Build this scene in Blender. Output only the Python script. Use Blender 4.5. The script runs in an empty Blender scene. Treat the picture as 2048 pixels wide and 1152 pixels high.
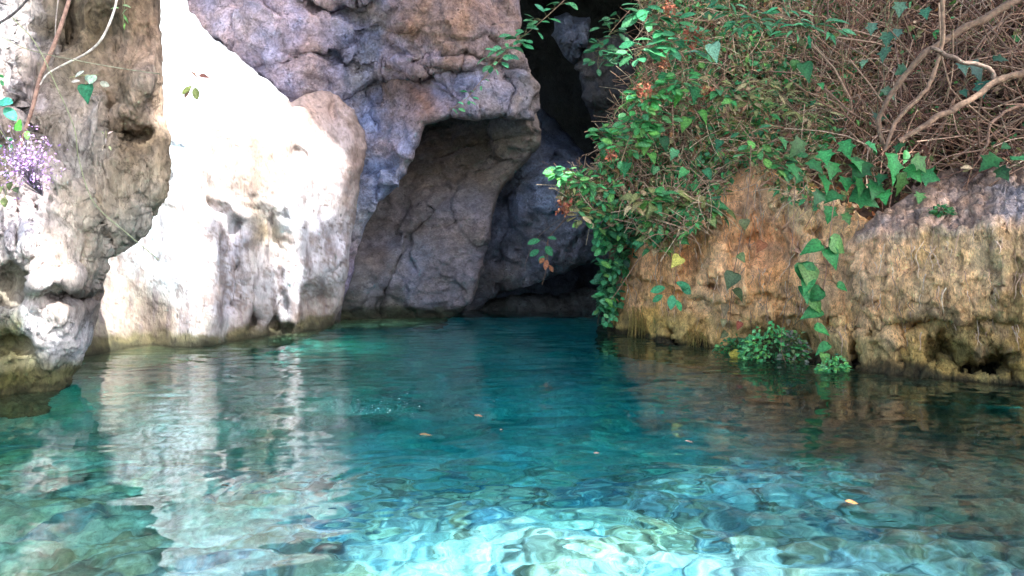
import bpy, math, numpy as np
from mathutils import Vector
SC = bpy.context.scene
COL = SC.collection
F, HZ, CZ = 1500.0, 480.0, 0.7          # focal length (in 2048-wide pixels), horizon row, camera height
rng = np.random.RandomState(11)

def W(px, py, Y):
    px = np.asarray(px, float); py = np.asarray(py, float); Y = np.asarray(Y, float)
    px, py, Y = np.broadcast_arrays(px, py, Y)
    return np.stack([(px-1024)/F*Y, Y, CZ-(py-HZ)/F*Y], -1)

# ------------------------------------------------------------------ noise
_p = np.random.RandomState(3).permutation(256); _p = np.concatenate([_p, _p, _p])
_g = np.random.RandomState(4).normal(size=(256, 3)); _g /= np.linalg.norm(_g, axis=1)[:, None]
def perlin(P):
    P = np.asarray(P, float); i = np.floor(P).astype(int); f = P-i; i &= 255
    u = f*f*f*(f*(f*6-15)+10); r = 0
    for dx in (0, 1):
        for dy in (0, 1):
            for dz in (0, 1):
                g = _g[_p[_p[_p[(i[..., 0]+dx) & 255]+((i[..., 1]+dy) & 255)]+((i[..., 2]+dz) & 255)]]
                d = (f-np.array([dx, dy, dz]))
                w = (u[..., 0] if dx else 1-u[..., 0])*(u[..., 1] if dy else 1-u[..., 1])*(u[..., 2] if dz else 1-u[..., 2])
                r = r+w*(g*d).sum(-1)
    return r*1.5
def fbm(P, o=4, gain=.5):
    r, a = 0, 1.
    for k in range(o): r = r+a*perlin(P*2.0**k+k*7.3); a *= gain
    return r
def ridged(P, o=4, gain=.55):
    r, a = 0, 1.
    for k in range(o): r = r+a*(1-2*np.abs(perlin(P*2.0**k+k*3.7))); a *= gain
    return r*.5
def worley(P):
    i = np.floor(P).astype(int); f1 = np.full(P.shape[:-1], 9.); f2 = f1.copy(); cid = np.zeros(P.shape[:-1], int); ctr = np.zeros_like(P)
    for dx in (-1, 0, 1):
        for dy in (-1, 0, 1):
            for dz in (-1, 0, 1):
                c = i+np.array([dx, dy, dz]); h = _p[_p[_p[c[..., 0] & 255]+(c[..., 1] & 255)]+(c[..., 2] & 255)]
                q = c+.5+.45*_g[h]; d = np.linalg.norm(P-q, axis=-1)
                m = d < f1; f2 = np.where(m, f1, np.minimum(f2, d)); f1 = np.where(m, d, f1); cid = np.where(m, h, cid); ctr = np.where(m[..., None], q, ctr)
    return f1, f2, cid, ctr

# ------------------------------------------------------------------ mesh helpers
def mesh_obj(name, V, faces, mat, parent=None, col=None, smooth=True):
    """faces: list of numpy arrays (n,k). One mesh object; col = per-vertex linear colour."""
    V = np.ascontiguousarray(V, np.float32); me = bpy.data.meshes.new(name)
    faces = [np.asarray(f, np.int32) for f in faces if len(f)]
    me.vertices.add(len(V)); me.vertices.foreach_set('co', V.ravel())
    loops = np.concatenate([f.ravel() for f in faces]); tot = np.concatenate([np.full(len(f), f.shape[1], np.int32) for f in faces])
    start = np.concatenate([[0], np.cumsum(tot)[:-1]]).astype(np.int32)
    me.loops.add(len(loops)); me.loops.foreach_set('vertex_index', loops)
    me.polygons.add(len(tot)); me.polygons.foreach_set('loop_start', start)
    me.polygons.foreach_set('use_smooth', np.full(len(tot), smooth))
    me.update(calc_edges=True); me.validate()
    if col is not None:
        a = me.color_attributes.new('col', 'FLOAT_COLOR', 'POINT')
        c = np.ones((len(V), 4), np.float32); c[:, :3] = col; a.data.foreach_set('color', c.ravel())
    me.materials.append(mat)
    o = bpy.data.objects.new(name, me); COL.objects.link(o)
    if parent is not None: o.parent = parent
    return o
def tag(o, label=None, cat=None, group=None, kind=None):
    for k, v in (('label', label), ('category', cat), ('group', group), ('kind', kind)):
        if v: o[k] = v
    return o
def empty(name, loc, label, cat, group=None):
    o = bpy.data.objects.new(name, None); COL.objects.link(o); o.location = loc; o.empty_display_size = .05
    tag(o, label, cat, group); return o

def poly_dist(px, py, poly, closed=True):
    """distance to polyline, nearest point, sign side (left/right of direction)"""
    poly = np.asarray(poly, float); n = len(poly); best = np.full(px.shape, 1e9); nx = np.zeros_like(px); ny = np.zeros_like(px); side = np.zeros_like(px)
    for k in range(n if closed else n-1):
        a = poly[k]; b = poly[(k+1) % n]; d = b-a; L = (d*d).sum()+1e-9
        t = np.clip(((px-a[0])*d[0]+(py-a[1])*d[1])/L, 0, 1); qx = a[0]+t*d[0]; qy = a[1]+t*d[1]
        e = np.hypot(px-qx, py-qy); m = e < best
        best = np.where(m, e, best); nx = np.where(m, qx, nx); ny = np.where(m, qy, ny)
        side = np.where(m, np.sign(d[0]*(py-a[1])-d[1]*(px-a[0])), side)
    return best, nx, ny, side
def inside(px, py, poly):
    poly = np.asarray(poly, float); r = np.zeros(px.shape, bool); n = len(poly)
    for k in range(n):
        x1, y1 = poly[k]; x2, y2 = poly[(k+1) % n]
        if y1 == y2: continue
        c = ((y1 > py) != (y2 > py)) & (px < (x2-x1)*(py-y1)/(y2-y1)+x1); r ^= c
    return r
def tps(ctrl):
    c = np.asarray(ctrl, float); X = c[:, :2]/400.; n = len(c)
    def U(r2): return r2*np.log(r2+1e-12)*.5
    K = U(((X[:, None]-X[None])**2).sum(-1))+np.eye(n)*1e-3; Pm = np.hstack([np.ones((n, 1)), X])
    A = np.block([[K, Pm], [Pm.T, np.zeros((3, 3))]]); s = np.linalg.solve(A, np.concatenate([c[:, 2], np.zeros(3)]))
    lo, hi = c[:, 2].min()-.35, c[:, 2].max()+.5
    def f(px, py):
        x = np.asarray(px, float)/400.; y = np.asarray(py, float)/400.; r = s[n]+s[n+1]*x+s[n+2]*y
        for k in range(n): r = r+s[k]*U((x-X[k, 0])**2+(y-X[k, 1])**2)
        return np.clip(r, lo, hi)
    return f
def smooth(x): x = np.clip(x, 0, 1); return x*x*(3-2*x)
def features(feats, px, py):
    d = np.zeros(np.shape(px))
    wx = px+10*fbm(np.stack([px/60, py/60, px*0+1.3], -1), 3); wy = py+10*fbm(np.stack([px/60, py/60, px*0+8.1], -1), 3)
    for f in feats:
        if f[0] == 'g':
            _, cx, cy, rx, ry, ang, amp = f; a = math.radians(ang); X = (wx-cx)*math.cos(a)+(wy-cy)*math.sin(a); Y = -(wx-cx)*math.sin(a)+(wy-cy)*math.cos(a)
            d = d+amp*np.exp(-((X/rx)**2+(Y/ry)**2)**1.5)
        elif f[0] == 'r':
            _, pl, w, amp = f; e = poly_dist(wx, wy, pl, False)[0]; d = d+amp*np.exp(-(e/w)**2)
        elif f[0] == 's':
            _, pl, w, amp, fade = f; e, _, _, sd = poly_dist(wx, wy, pl, False); sg = e*sd
            d = d+amp*smooth((sg+w)/(2*w))*np.exp(-np.maximum(sg, 0)/fade)*np.exp(-np.maximum(-sg-w, 0)/w)*(e < 4*fade+w)
    return d

def idw(ctrl, px, py, pw=3.0):
    c = np.asarray(ctrl, float); n = np.zeros(px.shape+(3,)); w = np.zeros(px.shape)
    for k in range(len(c)):
        k2 = 1/(((px-c[k, 0])**2+(py-c[k, 1])**2)+300.)**(pw/2); n += k2[..., None]*c[k, 2:5]; w += k2
    return n/w[..., None]

ROCKS = {}
def rock(name, outline, ctrl, colours, mat, feats=(), w=40, R=.18, disp=None, skirt=1.2, step=4, tint_scale=1.0, tint=None, extra=None, warp=22):
    base = tps(ctrl); o = np.asarray(outline, float)
    # roughen the outline a little
    pts = []
    for k in range(len(o)):
        a, b = o[k], o[(k+1) % len(o)]; m = max(1, int(np.hypot(*(b-a))/7))
        pts += [a+(b-a)*t/m for t in range(m)]
    o = np.array(pts); q = np.stack([o[:, 0]/26, o[:, 1]/26, np.full(len(o), len(name)*1.7)], -1)
    o = o+np.stack([fbm(q, 4, .6), fbm(q+31, 4, .6)], -1)*5.0
    def depth(px, py):
        d = base(px, py)+features(feats, px, py)
        if extra: d = d+extra(px, py)
        return d
    x0, y0 = np.floor(o.min(0)/step)*step-step; x1, y1 = o.max(0)+step
    gx, gy = np.meshgrid(np.arange(x0, x1+step, step), np.arange(y0, y1+step, step))
    ins = inside(gx, gy, o); cell = ins[:-1, :-1] | ins[:-1, 1:] | ins[1:, 1:] | ins[1:, :-1]
    used = np.zeros_like(ins); used[:-1, :-1] |= cell; used[:-1, 1:] |= cell; used[1:, 1:] |= cell; used[1:, :-1] |= cell
    dist, nx, ny, _ = poly_dist(gx, gy, o); out = used & ~ins
    X = np.where(out, nx, gx); Yp = np.where(out, ny, gy); dist = np.where(out, 0, dist)
    t = np.clip(dist/w, 0, 1); rnd = R*(1-np.sqrt(np.maximum(0, 1-(1-t)**2)))
    D = depth(X, Yp)+rnd
    P = W(X, Yp, D)
    # displace along the surface normal
    if disp:
        gu = np.gradient(P, axis=1); gv = np.gradient(P, axis=0); N = np.cross(gu, gv); N /= np.linalg.norm(N, axis=-1)[..., None]+1e-9
        N *= -np.sign((N*P).sum(-1))[..., None]   # towards the viewer side
        h = disp(P, X, Yp)
        P = P+N*(h*smooth(t*2.2))[..., None]
    idx = -np.ones(ins.shape, int); idx[used] = np.arange(used.sum()); V = P[used]
    ci, cj = np.nonzero(cell); quads = np.stack([idx[ci, cj], idx[ci+1, cj], idx[ci+1, cj+1], idx[ci, cj+1]], -1)
    # skirt: border edges pushed back to give the rock its thickness
    e = np.concatenate([quads[:, [k, (k+1) % 4]] for k in range(4)]); key = np.sort(e, 1); _, inv, cnt = np.unique(key, axis=0, return_inverse=True, return_counts=True)
    b = e[cnt[inv.ravel()] == 1]; bv = np.unique(b); mp = -np.ones(len(V), int)
    ctr = V.mean(0); n0 = len(V); Vs = [V]; prev = bv; faces = [quads]
    for k, s in enumerate((.12, .4, 1.0)):
        back = V[bv]*(1+skirt*s/V[bv, 1:2])*np.array([1, 1, 0])+np.array([0, 0, 1])*(CZ+(V[bv, 2:3]-CZ)*(1+skirt*s/V[bv, 1:2]))
        back = back+(ctr-back)*np.array([.25, 0, .12])*s*s*.4
        Vs.append(back); cur = n0+k*len(bv)+np.arange(len(bv)); mp[bv] = np.arange(len(bv))
        faces.append(np.stack([b[:, 1] if k == 0 else prev[mp[b[:, 1]]], b[:, 0] if k == 0 else prev[mp[b[:, 0]]], cur[mp[b[:, 0]]], cur[mp[b[:, 1]]]], -1)); prev = cur
    # colour (the stone's own): bands and stains
    wq = np.stack([X/70, Yp/70, X*0+len(name)], -1); wx = X+warp*fbm(wq, 4, .6); wy = Yp+warp*fbm(wq+17, 4, .6)
    C = idw(colours, wx, wy)
    C = C*tint_scale
    if tint: C = tint(C, P, X, Yp)
    Cv = C[used]; Call = np.concatenate([Cv]+[Cv[bv]]*3)
    ob = mesh_obj(name, np.concatenate(Vs), faces, mat, col=np.clip(Call, .005, .95))
    ROCKS[name] = depth
    return ob

# ------------------------------------------------------------------ materials
def new_mat(name):
    m = bpy.data.materials.new(name); m.use_nodes = True; nt = m.node_tree; return m, nt, nt.nodes['Principled BSDF']
def N(nt, t, **k):
    n = nt.nodes.new(t)
    for a, v in k.items(): setattr(n, a, v)
    return n
def rock_mat(name, scale=(1, 1, 1), contrast=.45, bump=.5, rough=.9, speck=.3, fine=60., spec=.25, warm=(1.1, 1., .9), cool=(.94, .99, 1.1), pits=.35, grain=.32, lich=.35, crk=.5):
    m, nt, b = new_mat(name); L = nt.links.new
    tc = N(nt, 'ShaderNodeTexCoord'); mp = N(nt, 'ShaderNodeMapping'); mp.inputs['Scale'].default_value = scale; L(tc.outputs['Object'], mp.inputs[0])
    at = N(nt, 'ShaderNodeAttribute', attribute_name='col')
    def noise(s, d=8, r=.6, dist=0.):
        n = N(nt, 'ShaderNodeTexNoise'); n.inputs['Scale'].default_value = s; n.inputs['Detail'].default_value = d; n.inputs['Roughness'].default_value = r; n.inputs['Distortion'].default_value = dist
        L(mp.outputs[0], n.inputs['Vector']); return n.outputs['Fac']
    def rng_(src, a, c, lo, hi):
        r = N(nt, 'ShaderNodeMapRange'); L(src, r.inputs[0]); r.inputs[1].default_value = a; r.inputs[2].default_value = c; r.inputs[3].default_value = lo; r.inputs[4].default_value = hi; return r.outputs[0]
    def math_(op, a, c):
        n = N(nt, 'ShaderNodeMath', operation=op)
        for k, v in ((0, a), (1, c)):
            if isinstance(v, (int, float)): n.inputs[k].default_value = v
            else: L(v, n.inputs[k])
        return n.outputs[0]
    n1 = noise(6., 10, .68, .4); n2 = noise(fine, 6, .7); n3 = noise(20., 8, .7, .8)
    k = math_('MULTIPLY', rng_(n1, .3, .7, 1-contrast, 1+contrast), rng_(n3, .3, .7, 1-speck, 1+speck))
    vo = N(nt, 'ShaderNodeTexVoronoi', feature='F1'); vo.inputs['Scale'].default_value = 26.; L(mp.outputs[0], vo.inputs['Vector'])
    pit = math_('MULTIPLY', rng_(vo.outputs['Distance'], .12, .3, 1, 0), rng_(n1, .48, .62, 0, 1))
    k = math_('MULTIPLY', k, rng_(pit, 0, 1, 1, 1-pits))
    k = math_('MULTIPLY', k, rng_(n2, .3, .7, 1-grain, 1+grain))
    crust = noise(9., 12, .78, 1.2); k = math_('ADD', k, rng_(crust, .56, .66, 0, lich))
    cr_ = noise(4.5, 9, .62, 1.6); ck = rng_(math_('ABSOLUTE', math_('SUBTRACT', cr_, .5), 0), 0, .010, crk, 0); k = math_('MULTIPLY', k, math_('SUBTRACT', 1., ck))
    mx = N(nt, 'ShaderNodeVectorMath', operation='SCALE'); L(at.outputs['Color'], mx.inputs[0]); L(k, mx.inputs['Scale'])
    # hue wander between warm and cool mineral films
    hs = N(nt, 'ShaderNodeMix', data_type='RGBA', blend_type='MULTIPLY'); hs.inputs[0].default_value = 1.
    cr = N(nt, 'ShaderNodeValToRGB'); cr.color_ramp.elements[0].position = .35; cr.color_ramp.elements[0].color = (*warm, 1); cr.color_ramp.elements[1].position = .65; cr.color_ramp.elements[1].color = (*cool, 1)
    L(noise(3.3, 6, .6), cr.inputs[0]); L(mx.outputs[0], hs.inputs[6]); L(cr.outputs[0], hs.inputs[7]); L(hs.outputs[2], b.inputs['Base Color'])
    h = math_('ADD', math_('MULTIPLY', n1, .5), math_('ADD', math_('MULTIPLY', n3, .35), math_('ADD', math_('MULTIPLY', n2, .12), math_('ADD', math_('MULTIPLY', pit, -.25), math_('MULTIPLY', ck, -.10)))))
    bp = N(nt, 'ShaderNodeBump'); bp.inputs['Strength'].default_value = bump; bp.inputs['Distance'].default_value = .06; L(h, bp.inputs['Height']); L(bp.outputs[0], b.inputs['Normal'])
    b.inputs['Roughness'].default_value = rough; b.inputs['Specular IOR Level'].default_value = spec
    return m
def leaf_mat(name, rough=.5, trans=.35):
    m, nt, b = new_mat(name); L = nt.links.new; at = N(nt, 'ShaderNodeAttribute', attribute_name='col')
    tc = N(nt, 'ShaderNodeTexCoord'); n = N(nt, 'ShaderNodeTexNoise'); n.inputs['Scale'].default_value = 90; n.inputs['Detail'].default_value = 4; L(tc.outputs['Object'], n.inputs['Vector'])
    r = N(nt, 'ShaderNodeMapRange'); L(n.outputs['Fac'], r.inputs[0]); r.inputs[1].default_value = .3; r.inputs[2].default_value = .7; r.inputs[3].default_value = .55; r.inputs[4].default_value = 1.5
    s = N(nt, 'ShaderNodeVectorMath', operation='SCALE'); L(at.outputs['Color'], s.inputs[0]); L(r.outputs[0], s.inputs['Scale'])
    L(s.outputs[0], b.inputs['Base Color']); b.inputs['Roughness'].default_value = rough; b.inputs['Specular IOR Level'].default_value = .22
    tr = N(nt, 'ShaderNodeBsdfTranslucent'); L(s.outputs[0], tr.inputs[0]); mx = N(nt, 'ShaderNodeMixShader'); mx.inputs[0].default_value = trans
    L(b.outputs[0], mx.inputs[1]); L(tr.outputs[0], mx.inputs[2]); L(mx.outputs[0], nt.nodes['Material Output'].inputs[0])
    return m
def bark_mat(name):
    m, nt, b = new_mat(name); L = nt.links.new; at = N(nt, 'ShaderNodeAttribute', attribute_name='col')
    tc = N(nt, 'ShaderNodeTexCoord'); n = N(nt, 'ShaderNodeTexNoise'); n.inputs['Scale'].default_value = 45; n.inputs['Detail'].default_value = 8; L(tc.outputs['Object'], n.inputs['Vector'])
    r = N(nt, 'ShaderNodeMapRange'); L(n.outputs['Fac'], r.inputs[0]); r.inputs[1].default_value = .3; r.inputs[2].default_value = .7; r.inputs[3].default_value = .5; r.inputs[4].default_value = 1.5
    s = N(nt, 'ShaderNodeVectorMath', operation='SCALE'); L(at.outputs['Color'], s.inputs[0]); L(r.outputs[0], s.inputs['Scale']); L(s.outputs[0], b.inputs['Base Color'])
    bp = N(nt, 'ShaderNodeBump'); bp.inputs['Strength'].default_value = .5; bp.inputs['Distance'].default_value = .01; L(n.outputs['Fac'], bp.inputs['Height']); L(bp.outputs[0], b.inputs['Normal'])
    b.inputs['Roughness'].default_value = .85; return m
M_LEFT = rock_mat('weathered_limestone', (1, 1, .45), .42, .9, speck=.42, lich=.5)
M_PALE = rock_mat('pale_flowstone', (1.2, 1, .45), .14, .5, speck=.22, pits=.45, fine=50, grain=.2, lich=.1, crk=.35, warm=(.98, .99, .98), cool=(.90, .99, 1.06))
M_CLIFF = rock_mat('grey_limestone', (1, 1, 1), .45, 1.0, speck=.42, lich=.4, warm=(1.16, 1., .84), cool=(.88, .97, 1.2))
M_SLAB = rock_mat('slab_limestone', (.8, 1, 1), .30, .6, speck=.35, warm=(1.06, 1., .92), cool=(.90, .97, 1.15))
M_DARK = rock_mat('damp_dark_rock', (1, 1, 1), .55, 1., rough=.5, speck=.5, spec=.4, lich=.8)
M_BANK = rock_mat('tufa', (1.9, 1.6, .75), .36, .9, speck=.5, fine=90, grain=.45, lich=.5, pits=.7)
M_SOIL = rock_mat('root_soil', (1, 1, 1), .5, 1.0, speck=.5)
M_BED = rock_mat('pool_gravel', (1, 1, 1), .3, .4, speck=.35, pits=.1, lich=.1, crk=.2)
M_LEAF = leaf_mat('leaf'); M_GLOSS = leaf_mat('glossy_leaf', .45, .2); M_DRY = leaf_mat('dry_leaf', .8, .3); M_BARK = bark_mat('bark')

# ------------------------------------------------------------------ rocks
def dis(a1, s1, a2, s2, a3=0, s3=1, strata=0, an=(1, 1, 1)):
    an = np.array(an)
    def f(P, X, Y):
        Q = P*an; h = a1*fbm(Q*s1, 3)+a2*ridged(Q*s2+5, 5)
        if a3:
            q = Q*s3+.25*np.stack([fbm(Q*s3*1.5, 2), fbm(Q*s3*1.5+9, 2), fbm(Q*s3*1.5+19, 2)], -1)
            f1, f2, cid, ctr = worley(q); n = _g[cid]; hh = ((q-ctr)*n).sum(-1); h = h+a3*hh*1.1-a3*.35*np.exp(-((f2-f1)/.05)**2)*smooth((fbm(P*1.5+40, 2))/.3)
        if strata:
            s = P[..., 2]*14+P[..., 0]*-6+2.5*fbm(P*2.2, 3); h = h+strata*np.abs((s % 1)-.5)*2
        return h
    return f
def waterline(h=.07, c=(.10, .10, .035), amt=.85):
    """algae film on the stone just above the water"""
    c = np.array(c)
    def f(C, P, X, Y):
        z = P[..., 2]+.05*fbm(P*5, 4); k = (smooth((h*2-z)/h)*amt)[..., None]; C = C*(1-k)+c*(.7+.5*fbm(P*9+3, 3)[..., None])*k; k2 = (smooth((.04-z)/.03)*smooth((z+.07)/.04))[..., None]*.75; C = C*(1-k2)+np.array([.022, .022, .012])*k2; u = smooth((-.03-z)/.08)[..., None]; return C*(1-u)+np.array([.085, .095, .05])*u
    return f
def mixtint(*fs):
    def g(C, P, X, Y):
        for f in fs: C = f(C, P, X, Y)
        return C
    return g
def cavity_stain(poly, c, amt=.8, soft=30):
    def f(C, P, X, Y):
        wx = X+14*fbm(np.stack([X/30, Y/30, X*0], -1), 4); wy = Y+14*fbm(np.stack([X/30, Y/30, X*0+9], -1), 4)
        d = poly_dist(wx, wy, poly)[0]*np.where(inside(wx, wy, poly), 1, -1); k = (smooth((d+soft*.5)/soft)*amt)[..., None]; return C*(1-k)+np.array(c)*k
    return f

# 1. left foreground rock
tag(rock('weathered_rock', [(-230, -300), (40, -340), (180, -300), (306, -310), (318, -130), (320, 0), (324, 90), (327, 150), (329, 230), (340, 285), (338, 340), (326, 400), (300, 455), (262, 497), (216, 515), (213, 548), (204, 605), (184, 675), (160, 730), (130, 772), (105, 840), (80, 1000), (-230, 1000)],
  [(0, 790, 3.38), (128, 772, 3.6), (0, 0, 3.75), (300, 0, 3.95), (150, 100, 3.8), (310, 300, 3.75), (200, 300, 3.62), (60, 300, 3.5), (150, 450, 3.55), (270, 460, 3.75), (0, 500, 3.35), (120, 520, 3.45), (60, 650, 3.36), (150, 640, 3.5), (180, 640, 3.75), (0, 900, 3.36), (-230, 400, 3.3), (-230, -100, 3.6), (-230, 900, 3.2)],
  [(20, 80, .40, .37, .36), (60, 200, .36, .32, .31), (110, 60, .10, .075, .04), (200, 60, .075, .06, .032), (250, 40, .075, .06, .032), (300, 60, .30, .22, .16), (290, 100, .33, .25, .19), (240, 160, .13, .10, .06), (270, 170, .34, .26, .19), (140, 150, .16, .14, .10), (120, 250, .19, .16, .12), (180, 250, .36, .32, .27), (270, 260, .09, .065, .035), (250, 310, .15, .12, .08), (300, 360, .26, .22, .16), (220, 400, .29, .26, .20), (170, 330, .30, .27, .22), (60, 380, .42, .36, .36), (40, 450, .46, .42, .42), (120, 450, .44, .40, .37), (220, 460, .30, .28, .23), (100, 540, .44, .40, .40), (30, 560, .22, .20, .14), (160, 520, .34, .31, .26), (150, 590, .16, .13, .11), (80, 650, .42, .40, .40), (140, 680, .50, .48, .48), (190, 610, .20, .17, .15), (20, 690, .12, .12, .05), (60, 740, .32, .31, .18), (20, 770, .22, .22, .09), (110, 760, .3, .29, .22), (300, 230, .3, .24, .19), (20, 340, .30, .24, .2)],
  M_LEFT, feats=[('g', 265, 275, 38, 30, 20, .17), ('g', 230, 60, 60, 40, 40, .10), ('g', 300, 150, 26, 40, 10, -.12), ('g', 130, 60, 22, 70, 15, .16), ('g', 265, 180, 30, 50, 0, -.10), ('s', [(85, 285), (130, 340), (170, 380), (190, 430)], 8, -.14, 120), ('g', 150, 590, 60, 16, -8, .18), ('g', 110, 560, 90, 18, -12, -.07), ('g', 20, 570, 40, 36, 20, .14), ('g', 20, 690, 50, 20, 0, .12), ('r', [(60, 0), (45, 120), (20, 260)], 16, -.10), ('r', [(28, -20), (24, 200)], 5, .05), ('r', [(8, -20), (10, 220)], 4, .04), ('r', [(44, 40), (36, 220)], 4, .04), ('r', [(70, 400), (66, 520)], 5, .04), ('r', [(100, 380), (96, 470)], 5, .04), ('r', [(40, 400), (36, 500)], 4, .03), ('r', [(90, 60), (70, 200)], 9, .08), ('g', 60, 480, 60, 40, 10, -.06), ('g', 300, 420, 30, 22, 30, .10), ('g', 190, 240, 20, 70, 8, -.07), ('g', 215, 250, 10, 60, 8, .08)],
  w=26, R=.12, disp=dis(.05, 2.2, .034, 4.5, .02, 7, 0, (1.7, 1.7, .7)), step=3, tint=waterline(.075, (.13, .13, .04), .9), skirt=.12),
  'grey weathered limestone outcrop, pitted brown at the top, rising from the water at the left', 'rock')

# 2. sunlit flowstone buttress
def butt_tint(C, P, X, Y):
    s = fbm(np.stack([X/16, Y/120, X*0+2], -1), 4); r = smooth((s-.08)/.35)[..., None]*(.22+.5*smooth((Y-330)/120)[..., None])
    y = smooth((fbm(np.stack([X/55, Y/55, X*0+5], -1), 4)-.2)/.4)[..., None]*.4*smooth((Y-170)/120)[..., None]
    C = C*(1-r)+np.array([.19, .15, .15])*r; C = C*(1-y)+np.array([.20, .14, .085])*y; z = smooth((fbm(np.stack([X/26, Y/38, X*0+25], -1), 5, .65)-.22)/.18)[..., None]*.5*smooth((np.abs(X-380)/400+Y/500-.45)/.3)[..., None]; C = C*(1-z)+np.array([.17, .12, .10])*z
    sp = smooth((fbm(np.stack([X/7, Y/9, X*0+55], -1), 4, .65)-.12)/.15)*smooth((fbm(np.stack([X/70, Y/70, X*0+61], -1), 3)+.28-.5*smooth((150-Y)/120))/.3)*.62; sp = sp[..., None]; C = C*(1-sp)+np.array([.20, .145, .12])*sp
    q = np.stack([X/15, Y/11, X*0], -1); f1, f2, cid, ctr = worley(q); k = ((f1 < .26) & (cid % 9 == 0))[..., None]*.75
    return C*(1-k)+np.array([.10, .065, .06])*k
tag(rock('pale_buttress', [(90, -300), (300, -330), (346, -130), (362, -20), (380, 20), (420, 70), (470, 108), (520, 150), (560, 178), (580, 205), (600, 196), (640, 178), (675, 190), (705, 220), (728, 262), (735, 295), (726, 335), (716, 390), (708, 440), (698, 520), (692, 575), (676, 630), (662, 658), (640, 740), (560, 900), (90, 1000)],
  [(180, 715, 4.62), (300, 690, 5.05), (400, 694, 4.95), (560, 666, 5.6), (660, 656, 5.95), (330, 0, 5.6), (400, 100, 5.6), (500, 170, 5.55), (330, 250, 5.3), (450, 260, 5.25), (560, 260, 5.4), (640, 230, 5.78), (700, 280, 5.8), (600, 380, 5.4), (690, 420, 5.85), (340, 400, 5.05), (250, 560, 5.0), (330, 560, 4.92), (430, 560, 5.05), (560, 520, 5.4), (640, 540, 5.75), (300, 900, 4.9), (560, 900, 5.6), (100, 900, 4.4), (150, 0, 5.7)],
  [(330, 50, .72, .82, .84), (420, 170, .72, .80, .82), (500, 200, .6, .64, .66), (350, 300, .70, .78, .80), (450, 260, .34, .27, .21), (520, 310, .24, .175, .125), (560, 350, .30, .235, .19), (500, 370, .30, .23, .18), (640, 370, .36, .30, .28), (620, 215, .46, .31, .25), (660, 225, .40, .29, .26), (700, 260, .38, .29, .28), (715, 320, .26, .19, .17), (690, 370, .20, .155, .145), (650, 330, .66, .58, .55), (400, 420, .6, .54, .54), (480, 480, .42, .38, .42), (530, 460, .62, .48, .32), (450, 600, .40, .37, .40), (340, 500, .70, .78, .81), (250, 600, .30, .26, .21), (590, 560, .74, .70, .74), (585, 430, .8, .78, .8), (650, 480, .5, .46, .49), (640, 600, .26, .22, .19), (670, 600, .34, .29, .27), (500, 640, .32, .28, .26), (420, 660, .42, .38, .34), (300, 660, .26, .2, .15), (200, 690, .22, .18, .12), (690, 480, .48, .43, .46)],
  M_PALE, feats=[('s', [(438, 700), (446, 560), (448, 460), (400, 400), (345, 392)], 16, .13, 70), ('r', [(345, 395), (420, 392), (470, 425)], 12, -.06), ('r', [(586, 400), (588, 640)], 18, -.09), ('r', [(510, 420), (505, 600)], 18, .05), ('r', [(470, 450), (468, 620)], 14, .05), ('g', 540, 470, 22, 46, 5, .10), ('s', [(662, 540), (615, 570), (594, 640), (594, 690)], 8, -.05, 60), ('g', 640, 605, 32, 40, 15, .10), ('g', 505, 640, 12, 26, 15, .16), ('g', 550, 645, 12, 22, 10, .12), ('g', 665, 222, 9, 24, 10, .12), ('g', 597, 308, 12, 14, 0, .06), ('r', [(440, 170), (500, 205), (560, 218)], 5, .03), ('g', 475, 530, 5, 7, 0, .06), ('g', 462, 612, 6, 6, 0, .06), ('g', 400, 148, 28, 8, 15, -.02), ('r', [(730, 300), (705, 400), (690, 560)], 9, -.05)],
  w=38, R=.20, disp=dis(.05, 1.7, .014, 6), step=4, tint=mixtint(butt_tint, waterline(.05, (.11, .095, .04), .9)), skirt=1.0),
  'smooth white limestone buttress in full sun beside the pool', 'rock')

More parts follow.
